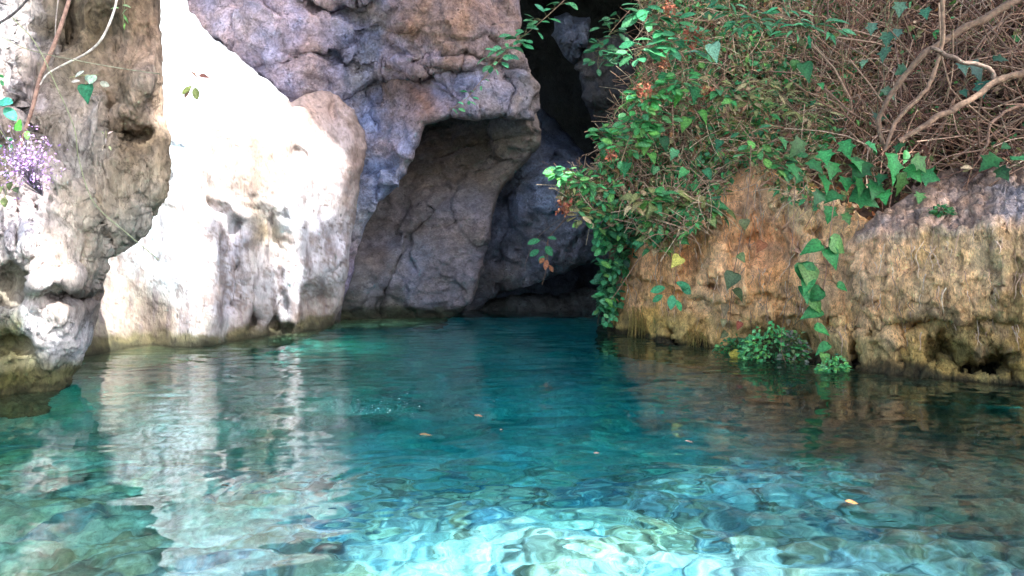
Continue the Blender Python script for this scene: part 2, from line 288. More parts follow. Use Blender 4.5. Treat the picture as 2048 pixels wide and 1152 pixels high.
# 3. grey and brown cliff behind it, with an overhanging lip
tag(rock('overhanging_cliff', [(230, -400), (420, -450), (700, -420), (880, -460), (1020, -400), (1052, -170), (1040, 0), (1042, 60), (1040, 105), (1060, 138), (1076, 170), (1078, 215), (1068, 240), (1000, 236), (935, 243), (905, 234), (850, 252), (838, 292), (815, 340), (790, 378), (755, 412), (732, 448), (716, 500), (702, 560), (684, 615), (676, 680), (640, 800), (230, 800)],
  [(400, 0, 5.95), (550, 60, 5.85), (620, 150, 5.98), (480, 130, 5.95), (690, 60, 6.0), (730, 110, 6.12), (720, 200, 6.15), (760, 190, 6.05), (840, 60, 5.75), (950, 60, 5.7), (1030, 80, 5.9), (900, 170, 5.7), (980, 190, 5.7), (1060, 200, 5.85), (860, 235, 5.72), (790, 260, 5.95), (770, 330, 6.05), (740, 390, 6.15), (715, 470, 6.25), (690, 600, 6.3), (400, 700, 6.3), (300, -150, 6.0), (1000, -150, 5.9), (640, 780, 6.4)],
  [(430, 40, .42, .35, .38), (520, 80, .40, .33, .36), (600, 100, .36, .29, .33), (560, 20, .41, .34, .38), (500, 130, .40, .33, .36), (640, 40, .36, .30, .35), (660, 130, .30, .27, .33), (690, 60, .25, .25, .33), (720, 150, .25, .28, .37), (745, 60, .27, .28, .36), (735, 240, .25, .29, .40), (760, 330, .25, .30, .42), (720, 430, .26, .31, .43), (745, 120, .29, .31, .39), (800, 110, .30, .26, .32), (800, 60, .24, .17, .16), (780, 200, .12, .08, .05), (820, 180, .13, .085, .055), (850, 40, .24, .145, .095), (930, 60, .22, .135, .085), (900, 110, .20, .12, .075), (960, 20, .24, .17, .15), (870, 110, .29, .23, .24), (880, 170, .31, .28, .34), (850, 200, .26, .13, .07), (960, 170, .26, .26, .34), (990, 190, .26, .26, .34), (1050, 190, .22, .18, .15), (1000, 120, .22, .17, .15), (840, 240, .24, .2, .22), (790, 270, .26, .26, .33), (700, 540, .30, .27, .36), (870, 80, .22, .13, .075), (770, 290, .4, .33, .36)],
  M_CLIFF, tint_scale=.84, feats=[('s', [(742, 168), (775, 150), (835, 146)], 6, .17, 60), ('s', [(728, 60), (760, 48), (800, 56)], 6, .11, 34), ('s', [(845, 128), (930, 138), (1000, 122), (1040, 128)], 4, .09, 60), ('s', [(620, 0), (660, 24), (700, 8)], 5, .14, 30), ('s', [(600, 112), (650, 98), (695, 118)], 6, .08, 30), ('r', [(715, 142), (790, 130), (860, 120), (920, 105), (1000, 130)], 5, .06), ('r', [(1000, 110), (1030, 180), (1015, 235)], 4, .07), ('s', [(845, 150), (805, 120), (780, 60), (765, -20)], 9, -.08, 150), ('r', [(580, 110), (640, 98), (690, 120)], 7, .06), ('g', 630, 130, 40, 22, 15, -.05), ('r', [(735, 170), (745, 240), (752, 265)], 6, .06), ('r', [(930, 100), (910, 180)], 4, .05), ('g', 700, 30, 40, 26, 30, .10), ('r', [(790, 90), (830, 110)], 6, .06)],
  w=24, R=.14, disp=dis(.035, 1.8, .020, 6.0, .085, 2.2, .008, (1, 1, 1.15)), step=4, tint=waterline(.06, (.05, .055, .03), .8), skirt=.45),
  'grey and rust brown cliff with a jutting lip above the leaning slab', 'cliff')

# 4. leaning slab under the lip
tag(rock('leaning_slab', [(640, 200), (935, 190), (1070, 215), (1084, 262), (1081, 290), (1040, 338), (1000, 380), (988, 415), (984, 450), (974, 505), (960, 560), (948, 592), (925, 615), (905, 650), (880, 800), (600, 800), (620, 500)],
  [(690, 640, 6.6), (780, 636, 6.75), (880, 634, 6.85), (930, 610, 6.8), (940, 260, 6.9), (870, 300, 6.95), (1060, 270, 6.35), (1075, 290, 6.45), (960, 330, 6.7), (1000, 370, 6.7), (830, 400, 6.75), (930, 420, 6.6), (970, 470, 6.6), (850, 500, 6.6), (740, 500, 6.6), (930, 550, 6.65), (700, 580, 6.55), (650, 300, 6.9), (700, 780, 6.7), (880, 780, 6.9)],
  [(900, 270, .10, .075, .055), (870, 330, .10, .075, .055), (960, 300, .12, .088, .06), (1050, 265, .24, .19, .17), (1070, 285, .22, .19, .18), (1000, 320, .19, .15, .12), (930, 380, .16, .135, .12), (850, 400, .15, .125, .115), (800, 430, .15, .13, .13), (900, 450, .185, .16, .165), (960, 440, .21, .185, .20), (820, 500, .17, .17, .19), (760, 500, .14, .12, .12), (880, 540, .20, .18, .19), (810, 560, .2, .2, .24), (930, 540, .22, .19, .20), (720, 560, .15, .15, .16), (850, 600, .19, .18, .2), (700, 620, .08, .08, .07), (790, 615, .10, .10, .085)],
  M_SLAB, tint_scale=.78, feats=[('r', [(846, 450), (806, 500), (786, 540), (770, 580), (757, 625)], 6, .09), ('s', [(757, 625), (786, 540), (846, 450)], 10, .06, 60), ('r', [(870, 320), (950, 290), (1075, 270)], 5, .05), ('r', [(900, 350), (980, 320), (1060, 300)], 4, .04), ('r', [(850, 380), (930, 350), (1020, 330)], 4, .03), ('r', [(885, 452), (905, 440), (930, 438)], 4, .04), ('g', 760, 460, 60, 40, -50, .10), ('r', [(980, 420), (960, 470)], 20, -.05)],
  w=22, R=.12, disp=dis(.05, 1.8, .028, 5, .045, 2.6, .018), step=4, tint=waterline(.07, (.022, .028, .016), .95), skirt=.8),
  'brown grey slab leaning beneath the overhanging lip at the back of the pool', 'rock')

# 5. blue-black rock behind the slab
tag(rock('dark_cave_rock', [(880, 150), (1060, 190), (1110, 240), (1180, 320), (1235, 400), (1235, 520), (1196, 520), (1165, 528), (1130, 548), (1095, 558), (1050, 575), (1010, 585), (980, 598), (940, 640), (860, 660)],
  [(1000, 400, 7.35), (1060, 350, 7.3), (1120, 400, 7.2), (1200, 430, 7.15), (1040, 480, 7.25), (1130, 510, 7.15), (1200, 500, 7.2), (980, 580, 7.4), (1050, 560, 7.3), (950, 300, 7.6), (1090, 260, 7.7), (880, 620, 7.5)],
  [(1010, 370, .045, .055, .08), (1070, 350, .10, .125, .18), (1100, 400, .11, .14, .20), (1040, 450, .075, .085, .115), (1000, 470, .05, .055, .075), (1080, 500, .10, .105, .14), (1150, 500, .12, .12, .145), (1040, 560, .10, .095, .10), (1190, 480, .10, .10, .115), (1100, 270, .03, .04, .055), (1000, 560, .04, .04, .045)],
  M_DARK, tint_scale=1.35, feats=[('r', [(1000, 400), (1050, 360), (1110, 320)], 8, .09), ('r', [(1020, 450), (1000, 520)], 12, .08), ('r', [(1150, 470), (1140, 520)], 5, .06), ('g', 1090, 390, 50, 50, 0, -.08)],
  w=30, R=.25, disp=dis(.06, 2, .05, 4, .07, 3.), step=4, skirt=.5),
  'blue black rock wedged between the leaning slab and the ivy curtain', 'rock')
tag(rock('cleft_boulder', [(1110, 34), (1128, 26), (1150, 34), (1180, 32), (1184, 62), (1172, 84), (1164, 112), (1146, 128), (1130, 116), (1118, 92), (1104, 70)],
  [(1120, 60, 6.75), (1175, 50, 6.7), (1145, 80, 6.6), (1150, 118, 6.75), (1130, 40, 6.8)],
  [(1140, 70, .07, .085, .12), (1160, 100, .055, .07, .10), (1170, 50, .06, .075, .10)], M_DARK, tint_scale=.75, w=22, R=.2, disp=dis(.03, 5, .03, 8, .05, 6), step=3, skirt=.12),
  'small blue grey boulder caught high in the black cleft', 'boulder')
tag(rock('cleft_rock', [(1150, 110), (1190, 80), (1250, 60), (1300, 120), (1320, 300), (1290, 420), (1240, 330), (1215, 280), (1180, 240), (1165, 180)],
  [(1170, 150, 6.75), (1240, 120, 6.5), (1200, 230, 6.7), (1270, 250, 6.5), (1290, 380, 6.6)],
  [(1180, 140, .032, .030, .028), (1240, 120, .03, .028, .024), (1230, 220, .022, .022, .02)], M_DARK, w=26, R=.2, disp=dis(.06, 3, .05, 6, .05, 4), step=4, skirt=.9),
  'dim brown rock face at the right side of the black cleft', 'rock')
# waist-high wet ledge inside the cave mouth and the cave's back wall
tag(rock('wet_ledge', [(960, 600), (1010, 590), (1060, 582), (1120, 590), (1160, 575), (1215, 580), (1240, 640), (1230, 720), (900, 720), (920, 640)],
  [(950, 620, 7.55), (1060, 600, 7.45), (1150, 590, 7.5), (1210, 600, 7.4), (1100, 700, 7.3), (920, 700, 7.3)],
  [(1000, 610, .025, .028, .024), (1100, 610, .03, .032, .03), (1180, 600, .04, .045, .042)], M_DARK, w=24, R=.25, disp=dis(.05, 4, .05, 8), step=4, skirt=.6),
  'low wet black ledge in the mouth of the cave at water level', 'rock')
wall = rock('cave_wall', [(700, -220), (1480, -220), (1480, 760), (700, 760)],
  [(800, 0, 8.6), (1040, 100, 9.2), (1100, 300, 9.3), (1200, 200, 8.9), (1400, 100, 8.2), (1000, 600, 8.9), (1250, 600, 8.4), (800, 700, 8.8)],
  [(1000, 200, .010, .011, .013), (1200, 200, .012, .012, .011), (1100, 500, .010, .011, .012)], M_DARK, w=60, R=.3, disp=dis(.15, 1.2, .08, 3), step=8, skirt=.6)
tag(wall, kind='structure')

# 6. right-hand bank
def bank_tint(C, P, X, Y):
    s = fbm(np.stack([X/9, Y/70, X*0+2], -1), 4)[..., None]; C = C*(1+.28*s)
    k = smooth((fbm(np.stack([X/40, Y/40, X*0+12], -1), 4)-.15)/.3)[..., None]*.45
    C = C*(1-k)+np.array([.32, .21, .13])*k
    z = P[..., 2]+.10*fbm(P*4, 4); k = (smooth((.22-z)/.14)*.6)[..., None]; return C*(1-k)+np.array([.30, .23, .07])*k
BANK_WATER = waterline(.03, (.035, .03, .012), .8)
tag(rock('root_bank', [(1196, 700), (1212, 640), (1238, 570), (1262, 500), (1290, 440), (1340, 400), (1420, 370), (1500, 320), (1560, 340), (1640, 380), (1720, 430), (1800, 480), (1820, 700), (1820, 960), (1196, 960)],
  [(1215, 660, 5.85), (1350, 690, 5.05), (1430, 697, 4.88), (1560, 712, 4.55), (1700, 735, 4.15), (1260, 520, 5.55), (1400, 520, 5.05), (1300, 600, 5.3), (1500, 560, 4.75), (1620, 560, 4.45), (1720, 560, 4.2), (1500, 400, 5.0), (1600, 430, 4.7), (1720, 480, 4.3), (1350, 430, 5.35), (1400, 900, 4.95), (1700, 900, 4.1), (1230, 900, 5.7)],
  [(1240, 620, 0.741, 0.396, 0.175), (1300, 520, 0.780, 0.396, 0.175), (1300, 450, 0.741, 0.366, 0.154), (1400, 480, 0.780, 0.426, 0.187), (1400, 600, 0.780, 0.471, 0.219), (1460, 540, 0.780, 0.457, 0.219), (1500, 600, 0.780, 0.504, 0.241), (1540, 480, 0.780, 0.366, 0.154), (1560, 560, 0.780, 0.381, 0.143), (1600, 430, 0.780, 0.548, 0.273), (1640, 500, 0.780, 0.487, 0.241), (1660, 600, 0.780, 0.457, 0.209), (1690, 680, 0.780, 0.504, 0.219), (1480, 660, 0.780, 0.457, 0.197), (1300, 650, 0.780, 0.457, 0.109), (1500, 360, 0.780, 0.426, 0.209), (1380, 660, 0.703, 0.410, 0.132), (1400, 430, 0.585, 0.305, 0.132)],
  M_BANK, feats=[('g', 1380, 540, 18, 60, 15, .12), ('g', 1510, 490, 50, 30, 0, .10), ('r', [(1440, 440), (1450, 640)], 18, -.08), ('r', [(1590, 400), (1640, 560), (1690, 700)], 14, -.05), ('g', 1712, 705, 10, 40, 0, .3), ('g', 1348, 680, 9, 22, -20, .2), ('g', 1560, 680, 70, 34, 0, .22), ('g', 1345, 500, 30, 30, 0, -.06), ('g', 1660, 640, 9, 22, 0, .12), ('g', 1420, 575, 14, 9, 0, .10), ('s', [(1280, 560), (1340, 575), (1400, 600)], 6, .07, 50), ('s', [(1460, 600), (1530, 585), (1580, 600)], 6, .06, 50), ('g', 1630, 470, 12, 16, 0, .10), ('r', [(1500, 420), (1480, 520), (1500, 600)], 10, -.06), ('r', [(1420, 610), (1350, 690)], 12, -.05), ('r', [(1545, 400), (1570, 460), (1590, 500)], 6, -.07)],
  w=44, R=.25, disp=dis(.05, 2.0, .032, 4.6, .03, 7, 0, (1.2, 1.2, .9)), step=3, tint=mixtint(bank_tint, BANK_WATER), skirt=.8),
  'tan earthy bank streaked with hanging roots below the ivy and brambles', 'bank')
def ledge_slope(px, py):
    line = np.interp(px, [1690, 1760, 1830, 1850, 1900, 2000, 2048, 2300], [478, 468, 468, 452, 466, 446, 440, 430]); line = line+5*fbm(np.stack([px/30, px*0, px*0+4], -1), 3)
    return np.maximum(0, line-py)*.0078*smooth((line-py)/14)
def block_top(C, P, X, Y):
    line = np.interp(X, [1690, 1760, 1830, 1850, 1900, 2000, 2048, 2300], [478, 468, 468, 452, 466, 446, 440, 430]); line = line+5*fbm(np.stack([X/30, X*0, X*0+4], -1), 3)
    k = smooth((line-Y+4)/10)[..., None]; a = .62; u = X*math.cos(a)-Y*math.sin(a); v = X*math.sin(a)+Y*math.cos(a)
    st = fbm(np.stack([u/70, v/7, X*0+6], -1), 4)[..., None]; top = np.array([.40, .275, .195])*(1+.8*st)
    gr = smooth((X-1960)/60)[..., None]*smooth((Y-355)/20)[..., None]; top = top*(1-gr)+np.array([.36, .31, .29])*(1+.4*st)*gr
    lip = np.exp(-((Y-line-5)/5)**2)[..., None]; C = C*(1-.4*lip)+np.array([.66, .50, .36])*.4*lip  # pale highlight painted along the front lip
    return C*(1-k)+top*k
tag(rock('tufa_block', [(1688, 500), (1702, 474), (1740, 440), (1800, 405), (1850, 365), (1880, 345), (1940, 330), (2010, 325), (2080, 330), (2350, 300), (2350, 1000), (1700, 1000), (1700, 700)],
  [(1700, 735, 4.12), (1800, 750, 3.9), (1920, 762, 3.75), (2048, 772, 3.6), (1710, 480, 4.12), (1850, 470, 3.85), (2048, 450, 3.6), (1800, 600, 3.86), (1950, 600, 3.62), (2048, 600, 3.52), (1900, 680, 3.75), (1760, 660, 4.0), (2300, 600, 3.3), (2300, 400, 3.3), (1750, 900, 4.0), (2048, 900, 3.6), (2300, 900, 3.3)],
  [(1720, 520, 0.780, 0.458, 0.228), (1780, 540, 0.780, 0.486, 0.240), (1850, 520, 0.780, 0.530, 0.251), (1760, 620, 0.780, 0.472, 0.228), (1850, 600, 0.780, 0.486, 0.228), (1950, 520, 0.780, 0.530, 0.259), (1950, 600, 0.754, 0.444, 0.209), (2040, 520, 0.395, 0.271, 0.115), (2040, 620, 0.431, 0.286, 0.115), (1950, 650, 0.395, 0.256, 0.089), (1850, 660, 0.610, 0.387, 0.146), (1820, 700, 0.646, 0.400, 0.124), (1900, 700, 0.179, 0.144, 0.037), (1980, 730, 0.162, 0.121, 0.037), (2040, 720, 0.395, 0.256, 0.072), (1780, 440, 0.538, 0.328, 0.228), (1850, 400, 0.574, 0.342, 0.228), (1930, 380, 0.646, 0.400, 0.270), (2020, 400, 0.610, 0.429, 0.344), (2010, 350, 0.646, 0.387, 0.209), (1760, 720, 0.215, 0.144, 0.052), (1880, 430, 0.287, 0.244, 0.052)],
  M_BANK, feats=[('g', 1885, 700, 30, 34, 10, .26), ('g', 1985, 728, 46, 24, 0, .34), ('g', 1925, 735, 22, 16, 0, .2), ('g', 1765, 725, 40, 18, 0, .2), ('g', 1712, 705, 12, 46, 0, .3), ('s', [(1815, 640), (1880, 634), (1950, 630), (2060, 640)], 8, .07, 60), ('r', [(1990, 455), (2010, 520), (2000, 600)], 10, -.05), ('g', 1835, 650, 20, 14, 0, .08), ('g', 1700, 600, 20, 60, 0, .05)],
  w=16, R=.12, extra=ledge_slope, disp=dis(.03, 2.5, .034, 6.5, .026, 10, 0, (1.2, 1.2, .95)), step=3, tint=mixtint(bank_tint, BANK_WATER, block_top), skirt=1.0),
  'tan tufa block with a sloping mauve top and dark hollows at the waterline', 'rock')
hill = rock('hillside', [(1222, 700), (1215, 560), (1215, 430), (1235, 330), (1262, 230), (1285, 110), (1320, -180), (1360, -380), (1700, -440), (2100, -400), (2500, -420), (2500, 620), (1500, 700)],
  [(1250, 500, 6.0), (1300, 300, 6.1), (1350, 100, 6.4), (1400, 0, 6.6), (1500, 350, 5.5), (1600, 200, 5.8), (1700, 0, 6.3), (1700, 330, 5.2), (1850, 330, 5.1), (2048, 300, 4.9), (2048, 0, 5.8), (1900, 150, 5.6), (2300, 300, 4.7), (2300, 0, 5.4), (1700, 600, 5.2), (2300, 600, 4.7), (1400, 600, 5.8)],
  [(1300, 300, .08, .06, .035), (1400, 100, .12, .09, .05), (1600, 200, .10, .06, .035), (1800, 100, .06, .035, .022), (2000, 230, .02, .014, .01), (1950, 60, .06, .035, .022), (1500, 380, .3, .19, .12), (1400, 400, .2, .13, .08)],
  M_SOIL, w=40, R=.3, disp=dis(.10, 1.5, .06, 4), step=6, skirt=1.5)
tag(hill, kind='structure')

# ------------------------------------------------------------------ plants: leaf and stem builders
def T_leaf(outline, fold=.18, curl=.15):
    """outline: half of the leaf as (along, half-width) -> midrib folded blade"""
    h = np.array(outline, float); n = len(h); V = []
    for x, y in h: V.append((x, 0, -curl*x*x))
    for s in (1, -1):
        for x, y in h: V.append((x, s*y, fold*y-curl*x*x))
    Fq = []
    for k in range(n-1):
        Fq.append((k, k+1, n+k+1, n+k)); Fq.append((k+1, k, 2*n+k, 2*n+k+1))
    return np.array(V), np.array(Fq)
OVAL = T_leaf([(0, .02), (.12, .16), (.35, .27), (.6, .28), (.82, .2), (1, .02)])
LANCE = T_leaf([(0, .02), (.2, .12), (.45, .17), (.75, .10), (1, .01)], .25, .3)
IVY = T_leaf([(0, .02), (-.17, .20), (-.10, .44), (.08, .33), (.24, .40), (.40, .56), (.46, .32), (.66, .22), (.85, .10), (1, .01)], .22, .28)
HEART = T_leaf([(0, .03), (-.13, .2), (0, .40), (.25, .45), (.5, .35), (.75, .17), (1, .01)], .3, .45)
BRAMBLE = T_leaf([(0, .02), (.15, .2), (.4, .33), (.7, .22), (1, .02)], .3, .25)
PETAL = T_leaf([(0, .05), (.5, .3), (1, .08)], .3, .2)
DIAMOND = T_leaf([(0, .03), (.45, .34), (1, .02)], .2, .2)

def rand_dirs(n, up=.3, toward=.6):
    """leaf normals: up-and-outward (towards open water) with scatter"""
    v = rng.normal(size=(n, 3))*.55+np.array([0, -toward, up]); return v/np.linalg.norm(v, axis=1)[:, None]
def leaves(name, tmpl, pos, size, colours, mat, parent=None, nrm=None, tip=None, jit=.25, droop=.6):
    pos = np.asarray(pos, float); n = len(pos)
    if n == 0: return None
    TV, TF = tmpl; size = np.broadcast_to(np.asarray(size, float), (n,))
    nrm = rand_dirs(n) if nrm is None else np.asarray(nrm, float)
    if tip is None: tip = rng.normal(size=(n, 3))*.7+np.array([0, -.25, -droop])
    tip = np.asarray(tip, float); tip = tip-(tip*nrm).sum(1)[:, None]*nrm; tip /= np.linalg.norm(tip, axis=1)[:, None]+1e-9; sd = np.cross(nrm, tip)
    wob = 1+rng.normal(size=(n, 1))*.12
    V = pos[:, None]+size[:, None, None]*(TV[None, :, 0:1]*tip[:, None]+TV[None, :, 1:2]*wob[:, None]*sd[:, None]+TV[None, :, 2:3]*nrm[:, None])
    c = np.asarray(colours, float); c = c[rng.randint(0, len(c), n)] if c.shape != (n, 3) else c
    c = np.clip(c*(1+jit*rng.normal(size=(n, 1))), .004, .9)*np.clip(1+.06*rng.normal(size=(n, 3)), .7, 1.3)
    m = len(TV); off = (np.arange(n)*m)[:, None, None]
    org = np.array(parent.location) if parent is not None else 0
    return mesh_obj(name, V.reshape(-1, 3)-org, [(TF[None]+off).reshape(-1, 4)], mat, parent, (c[:, None]*np.where(np.arange(m) < m//3, 1.3, np.where(np.arange(m) % 2, 1.0, .88))[None, :, None]).reshape(-1, 3), smooth=True)
def spline(pts, n=8):
    p = np.asarray(pts, float); p = np.vstack([2*p[0]-p[1], p, 2*p[-1]-p[-2]]); out = []
    for k in range(1, len(p)-2):
        for t in np.linspace(0, 1, n, endpoint=False):
            a, b, c, d = p[k-1:k+3]; out.append(.5*(2*b+(c-a)*t+(2*a-5*b+4*c-d)*t*t+(3*b-a-3*c+d)*t**3))
    out.append(p[-2]); return np.array(out)
def tubes(name, paths, mat, parent=None, sides=6):
    """paths: list of (points Nx3, radii N or scalar, colour). One mesh."""
    Vs, Fs, Cs, off = [], [], [], 0
    ang = np.linspace(0, 2*math.pi, sides, endpoint=False)
    for pts, r, c in paths:
        pts = np.asarray(pts, float); n = len(pts); r = np.broadcast_to(np.asarray(r, float), (n,)) if np.ndim(r) == 0 else np.interp(np.linspace(0, 1, n), np.linspace(0, 1, len(r)), r)
        t = np.gradient(pts, axis=0); t /= np.linalg.norm(t, axis=1)[:, None]+1e-9
        ref = np.where(np.abs(t[:, 1:2]) < .9, np.array([[0, 1., 0]]), np.array([[1., 0, 0]])); a = np.cross(t, ref); a /= np.linalg.norm(a, axis=1)[:, None]+1e-9; b = np.cross(t, a)
        ring = pts[:, None]+r[:, None, None]*(np.cos(ang)[None, :, None]*a[:, None]+np.sin(ang)[None, :, None]*b[:, None])
        i = np.arange(n*sides).reshape(n, sides); j = np.roll(i, -1, 1)
        Fs.append(np.stack([i[:-1], j[:-1], j[1:], i[1:]], -1).reshape(-1, 4)+off); Vs.append(ring.reshape(-1, 3)); Cs.append(np.tile(np.asarray(c, float), (n*sides, 1))*(1+.15*rng.normal())); off += n*sides
    org = np.array(parent.location) if parent is not None else 0
    return mesh_obj(name, np.concatenate(Vs)-org, [np.concatenate(Fs)], mat, parent, np.clip(np.concatenate(Cs), .004, .9))
def ptile(pl, Y, n=8):
    """pixel polyline (px,py[,Y]) -> smooth 3D path"""
    q = [(p[0], p[1], p[2] if len(p) > 2 else Y) for p in pl]; q = np.array(q); return spline(W(q[:, 0], q[:, 1], q[:, 2]), n)
def in_poly(n, poly, dens=None):
    poly = np.asarray(poly, float); lo, hi = poly.min(0), poly.max(0); out = []
    while len(out) < n:
        p = lo+(hi-lo)*rng.rand(4*n, 2); ok = inside(p[:, 0], p[:, 1], poly)
        if dens is not None: ok &= rng.rand(len(p)) < dens(p[:, 0], p[:, 1])
        out += list(p[ok])
    return np.array(out[:n])
hillY, bankY, blockY = ROCKS['hillside'], ROCKS['root_bank'], ROCKS['tufa_block']
def slopeY(px, py):
    h = hillY(px, py); b = bankY(px, py); k = smooth((py-350)/90)*smooth((1760-px)/60); return h*(1-k)+np.minimum(b, h)*k

GREENS = 1.25*np.array([(.035, .16, .05), (.05, .19, .065), (.075, .21, .08), (.035, .13, .055), (.09, .22, .055)])
TEALS = 1.15*np.array([(.035, .17, .07), (.045, .2, .09), (.055, .18, .08), (.08, .24, .11)])
OLIVES = np.array([(.20, .21, .08), (.16, .19, .07), (.26, .22, .10), (.13, .17, .06), (.32, .26, .14)])
BROWNS = np.array([(.36, .20, .10), (.27, .14, .07), (.45, .29, .16), (.2, .10, .055), (.52, .37, .23)])
STEMS = np.array([(.36, .22, .14), (.42, .28, .18), (.24, .13, .08), (.52, .40, .26), (.2, .11, .07)])

# ---- thicket (nobody could count it): small bramble leaves and dry stems over the slope
THICK = [(1120, 345), (1190, 330), (1215, 250), (1270, 150), (1290, 60), (1250, -90), (1760, -110), (1730, 100), (1690, 200), (1680, 270), (1600, 330), (1640, 420), (1560, 390), (1480, 330), (1440, 400), (1380, 470), (1290, 470), (1240, 420), (1180, 430), (1120, 400)]
def patchy(px, py): return .25+.75*smooth((fbm(np.stack([px/70, py/70, px*0+3], -1), 3)+.25)/.5)
def veg_points(n, poly, off=(.08, .5), dens=patchy):
    p = in_poly(n, poly, dens); Y = slopeY(p[:, 0], p[:, 1])-rng.uniform(off[0], off[1], n); return p, W(p[:, 0], p[:, 1], Y)
th = empty('bramble_thicket', (1.5, 5.2, .8), 'dense tangle of small green leaved brambles covering the slope above the tan bank', 'undergrowth'); th['kind'] = 'stuff'
p, q = veg_points(11500, THICK); g = fbm(np.stack([p[:, 0]/60, p[:, 1]/60, p[:, 0]*0+9], -1), 3)
right = smooth((p[:, 0]-1380)/330)
cols = np.where((g+rng.normal(size=len(g))*.25 > -.30+.46*right)[:, None], GREENS[rng.randint(0, 5, len(g))], np.where((rng.rand(len(g)) < .72)[:, None], OLIVES[rng.randint(0, 5, len(g))], BROWNS[rng.randint(0, 5, len(g))]))
leaves('foliage', BRAMBLE, q, np.exp(rng.normal(math.log(.036), .38, len(q))), cols, M_LEAF, th)
p, q = veg_points(9500, THICK, (.02, .5)); leaves('thin_leaves', LANCE, q, rng.uniform(.03, .075, len(q)), np.vstack([OLIVES, OLIVES, GREENS, BROWNS]), M_LEAF, th)
def stem_set(n, poly, off, length, r, colset, dens=None, wob=.25):
    p, q = veg_points(n, poly, off, dens); out = []
    for k in range(n):
        d = rng.normal(size=3)*np.array([1, .35, 1]); d /= np.linalg.norm(d); L = rng.uniform(*length); b = rng.normal(size=3)*wob*L
        t = np.linspace(-.5, .5, 6)[:, None]; out.append((q[k]+d*L*t+b*(t*t)*2+np.array([0, 0, -.15*L])*t*t, rng.uniform(*r), colset[rng.randint(len(colset))]))
    return out
tubes('dry_stems', stem_set(3900, THICK, (.05, .52), (.10, .45), (.0012, .0030), STEMS), M_BARK, th, 4)
# ---- dry twig tangle at the upper right
TWIG = [(1600, -110), (2300, -110), (2300, 300), (2048, 330), (1900, 345), (1800, 310), (1700, 280), (1640, 230), (1590, 120)]
tw = tag(tubes('dry_twig_tangle', stem_set(3700, TWIG, (.02, .55), (.15, .7), (.0016, .0045), np.array([(.34, .18, .11), (.42, .25, .16), (.22, .10, .065), (.52, .36, .25), (.13, .06, .04), (.38, .22, .14), (.26, .20, .10)])*.72, dens=lambda px, py: .12+.88*smooth((fbm(np.stack([px/80, py/50, px*0+31], -1), 3)+.22-.55*smooth((px-1850)/80)*smooth((py-195)/60))/.35), wob=.35)+stem_set(160, TWIG, (.25, .62), (.5, 1.1), (.004, .0075), np.array([(.20, .12, .08), (.28, .18, .12), (.14, .08, .055)]), wob=.3), M_BARK, None, 4),
   'matted heap of reddish brown dry twigs under the bare branches', 'dry twigs', kind='stuff')
LIT = [(1480, 300), (1680, 200), (2060, 300), (1870, 345), (1760, 440), (1600, 400)]
p, q = veg_points(900, LIT, (.01, .15), None); tag(leaves('leaf_litter', DIAMOND, q, rng.uniform(.03, .07, len(q)), np.vstack([BROWNS, OLIVES[:2]]), M_DRY), 'scattered brown dead leaves lying on the slope', 'leaf litter', kind='stuff')

p, q = veg_points(1500, TWIG, (.25, .6), patchy); tag(leaves('creeper_leaves', BRAMBLE, q, np.exp(rng.normal(math.log(.036), .4, len(q))), np.vstack([GREENS*.8, OLIVES*.8, BROWNS*.8, OLIVES*.7]), M_LEAF), 'scattered small creeper leaves caught over the dry twigs', 'undergrowth', kind='stuff')
rp = []
for poly, fn, n in (([(1230, 560), (1300, 450), (1520, 340), (1720, 450), (1740, 690), (1500, 660), (1300, 650)], bankY, 190), ([(1705, 490), (1850, 465), (2100, 450), (2100, 660), (1720, 690)], blockY, 110)):
    pp = in_poly(n, poly, lambda px, py: smooth((fbm(np.stack([px/45, py/60, px*0+77], -1), 3)+.1)/.3))
    for x, y in pp:
        Ln = rng.uniform(12, 60); yy = np.linspace(y-Ln*.3, y+Ln*.7, 6); xx = x+np.cumsum(rng.normal(size=6))*2.4+(yy-y)*rng.normal()*.22; Y = fn(xx, yy)-.02-rng.uniform(0, .035); g = rng.rand()
        rp.append((W(xx, yy, Y), np.array([.0026, .0010])*rng.uniform(.5, 1.3), [(.55, .38, .26), (.62, .47, .33), (.42, .27, .17), (.3, .19, .12)][rng.randint(4)]))
tag(tubes('hanging_roots', rp, M_BARK, None, 4), 'fine pale roots hanging down the face of the tan bank', 'roots', kind='stuff')
# ---- woody branches
def branch(pl, Y, r, label, col=(.17, .105, .065), side=()):
    P = ptile(pl, Y); P = P+.012*np.stack([fbm(P*9, 3), fbm(P*9+5, 3), fbm(P*9+11, 3)], -1); r = np.interp(np.linspace(0, 1, len(P)), np.linspace(0, 1, len(r)), r)*.85*(1+.22*fbm(P*16, 3)); base = P[-1]; t = empty('bare_branch', base, label, 'branch', 'bare branches leaning over the twig tangle')
    tubes('stem', [(P, np.array(r), col)], M_BARK, t, 10)
    for s in side: tubes('side_shoot', [(ptile(s, Y), np.array([.006, .003]), col)], M_BARK, t, 6)
    return t
branch([(2120, -50), (2048, -8), (1960, 42), (1890, 80), (1832, 122), (1795, 170), (1768, 215), (1758, 258), (1772, 300)], 4.45, [.030, .026, .022, .017, .015], 'thick bare branch arching from the top right corner down into the ivy', side=[[(1832, 122), (1780, 60), (1740, 30)], [(1960, 42), (1990, 90), (2048, 100)]])
branch([(1885, -40), (1884, 80), (1878, 120), (1850, 180), (1800, 235), (1768, 300)], 4.38, [.013, .014, .014, .013], 'upright bare stem crossing in front of the thick arching branch', side=[[(1905, 60), (1905, 140), (1893, 205)]])
